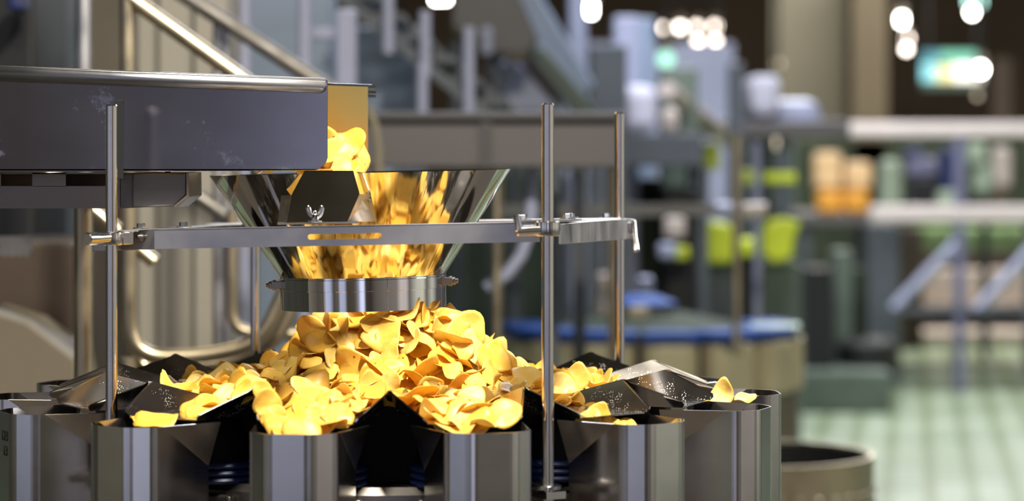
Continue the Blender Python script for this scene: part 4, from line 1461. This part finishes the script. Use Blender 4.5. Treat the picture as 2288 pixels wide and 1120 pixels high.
def on_deck(mb, x0, x1, y0, y1, d, depth):
    """box standing on the packing deck when y1 is None"""
    a, b = at(x0, y0, d), at(x1, y0, d)
    zb = DZ if y1 is None else at(x0, y1, d).z
    return mb.prism([(a.x, a.y, a.z), (b.x, a.y, a.z), (b.x, a.y, zb), (a.x, a.y, zb)], (0, depth, 0))


for (x0, x1, y0, y1, m, lab) in ((1826, 1884, 424, None, 'orange', 'dull orange carton at the left end of the packing deck'),
                                 (1886, 1944, 424, None, 'orange', 'bright orange carton on the packing deck, right of the dull one'),
                                 (1820, 1882, 340, 424, 'peach', 'peach coloured carton on top of the dull orange carton'),
                                 (1890, 1950, 362, 424, 'peach', 'peach coloured carton on top of the bright orange carton')):
    o = on_deck(MB(), x0, x1, y0, y1, 21.4, 0.22).build('snack_carton', m, bevel=0.05, segs=3)
    tag(o, lab, 'carton')
pm = empty('packing_machine', (at(2066, 0, 22).x, at(0, 0, 21.7).y, DZ), 'dark blue and black machine on the packing deck left of the rail post', 'machine')
on_deck(MB(), 2026, 2064, 330, 354, 21.6, 0.2).build('cap', 'navy', pm, bevel=0.02)
on_deck(MB(), 2030, 2098, 354, 394, 21.6, 0.3).build('upper_body', 'indigo', pm, bevel=0.03)
on_deck(MB(), 2036, 2098, 394, None, 21.6, 0.3).build('lower_body', 'black', pm, bevel=0.03)
on_deck(MB(), 2104, 2132, 330, None, 21.65, 0.2).build('side_strip', 'navy', pm, bevel=0.02)
on_deck(MB(), 2096, 2138, 426, None, 21.5, 0.12).build('valve_box', 'palegreen', pm, bevel=0.03)
o = on_deck(MB(), 1966, 2018, 356, None, 22.2, 0.2).build('round_can', 'palegreen', bevel=0.07, segs=4)
tag(o, 'pale green can on the packing deck left of the dark blue machine', 'can')
pm = empty('packing_machine', (at(2212, 0, 22).x, at(0, 0, 21.9).y, DZ), 'pale green and dusty pink machine on the packing deck right of the rail post', 'machine')
on_deck(MB(), 2166, 2206, 318, 372, 21.8, 0.2).build('upper_cover', 'palegreen', pm, bevel=0.05, segs=4)
on_deck(MB(), 2178, 2222, 366, 436, 21.85, 0.2).build('lower_cover', 'palegreen', pm, bevel=0.05, segs=4)
on_deck(MB(), 2160, 2216, 436, None, 21.8, 0.3).build('base', 'darkgreen', pm, bevel=0.03)
on_deck(MB(), 2222, 2262, 330, 420, 21.9, 0.2).build('pink_cover', 'pinkbeige', pm, bevel=0.04)
on_deck(MB(), 2216, 2256, 420, None, 21.8, 0.3).build('side_base', 'column', pm, bevel=0.03)
thing_box('machine_wall', 'darkgreen', 'dark green machine wall behind the cartons and rails', 'machine', 1780, 2420, 312, 700, 29, 1.0, True)
thing_box('machine_wall', 'greygreen', 'hazy grey green machine wall behind the second weigher', 'machine', 1120, 1780, 300, 700, 24, 1.0, True)
thing_box('machine_wall', 'lavender', 'hazy pale machine tops under the lamp cluster', 'machine', 1260, 1640, 95, 300, 23, 1.0, True)
thing_box('wall_panel', 'panelwall', 'warm grey wall panel under the warm round glow', 'panel', 1725, 1888, -80, 262, 30, 0.3, True)
thing_box('building_column', 'column', 'broad tan building column left of the lit sign', 'column', 1904, 1984, -80, 268, 29, 0.6, True)
thing_box('building_column', 'brown', 'dim brown column right of the lit sign', 'column', 2216, 2262, 130, 290, 31, 0.5, True)

# ---- lamps and the lit sign
CEIL = 7.0


def lamp(px_, py_, d, rad, mat, label, w=0.0):
    c = at(px_, py_, d)
    e = empty('hall_lamp', (c.x, c.y, c.z), label, 'lamp', 'hall lamps in the distance')
    mb = MB()
    if w:
        mb.tube([c - Vector((w / 2, 0, 0)), c + Vector((w / 2, 0, 0))], rad, 12)
    else:
        mb.lathe([(0, -rad)] + [(rad * math.sin(R(t)), -rad * math.cos(R(t))) for t in range(20, 180, 20)] + [(0, rad)], c, 16)
    mb.build('bulb', mat, e)
    hs = MB()
    hs.lathe([(rad * 0.3, rad * 3.2), (rad * 0.5, rad * 3.0), (rad * 1.35, rad * 1.2), (rad * 1.3, rad * 1.2), (rad * 0.4, rad * 2.9), (rad * 0.3, rad * 3.2)], c, 16)
    hs.build('shade', 'ceil', e)
    MB().tube([c + Vector((0, 0, rad * 3)), Vector((c.x, c.y, CEIL))], 0.012, 8).build('cord', 'black_rubber', e)


for a_ in (
        (1318, 20, 20, 0.045, 'lamp_white', 'white lamp above the front right rod', 0.06),
        (985, -6, 18, 0.03, 'lamp_white', 'cut off white lamp at the top edge above the funnel', 0.10),
        (1486, 62, 26, 0.035, 'lamp_warm', 'leftmost lamp of the upper row of four'),
        (1520, 61, 26.1, 0.035, 'lamp_warm', 'second lamp from left of the upper row of four'),
        (1558, 59, 26.2, 0.035, 'lamp_warm', 'third lamp from left of the upper row of four'),
        (1598, 58, 26.3, 0.035, 'lamp_warm', 'rightmost lamp of the upper row of four'),
        (1560, 94, 25.2, 0.035, 'lamp_warm', 'left lamp of the pair just under the upper row'),
        (1600, 94, 25.3, 0.035, 'lamp_warm', 'right lamp of the pair just under the upper row'),
        (1609, 125, 24.4, 0.034, 'lamp_white', 'yellowish lamp lowest in the cluster'),
        (2016, 44, 27, 0.045, 'lamp_white', 'top lamp of the stacked lamps left of the sign', 0.06),
        (2027, 86, 26, 0.034, 'lamp_warm', 'middle lamp of the stacked lamps left of the sign'),
        (2025, 110, 25, 0.032, 'lamp_warm', 'lowest lamp of the stacked lamps left of the sign'),
        (2178, 2, 27, 0.05, 'lamp_teal', 'greenish lamp at the top edge right of the column', 0.16),
        (2172, 28, 26, 0.034, 'lamp_white', 'white lamp just under the greenish top lamp'),
        (2190, 155, 25.8, 0.048, 'lamp_white', 'white lamp over the right end of the lit sign'),
        (2184, 214, 24.8, 0.025, 'lamp_soft', 'small dim lamp under the right end of the sign'),
        (1738, 142, 25, 0.035, 'lamp_soft', 'dim warm lamp in front of the grey wall panel'),
        (1488, 132, 16, 0.05, 'lamp_green', 'green tinted lamp under the left of the lamp cluster'),
        (1736, 318, 19, 0.04, 'lamp_soft', 'dim cream lamp at the far deck above the green covers')):
    lamp(*a_)
sg = empty('lit_sign', at(2122, 200, 27), 'blurred teal, yellow and white lit sign at top right', 'sign')
pbox(MB(), 2058, 2196, 112, 200, 27, 0.15).build('case', 'black_rubber', sg)
for (x0, x1, y0, y1, m) in ((2060, 2100, 114, 140, 'sign_teal'), (2100, 2194, 114, 140, 'sign_green'), (2060, 2092, 142, 182, 'sign_aqua'),
                            (2092, 2132, 146, 182, 'sign_yellow'), (2132, 2194, 142, 182, 'sign_white'), (2060, 2194, 184, 198, 'sign_dark')):
    pbox(MB(), x0, x1, y0, y1, 26.98, 0.015).build('lit_panel', m, sg)
for x in (2075, 2180):
    p = at(x, 108, 27.05)
    MB().tube([p, (p.x, p.y, CEIL)], 0.015, 8).build('hanger', 'black_rubber', sg)
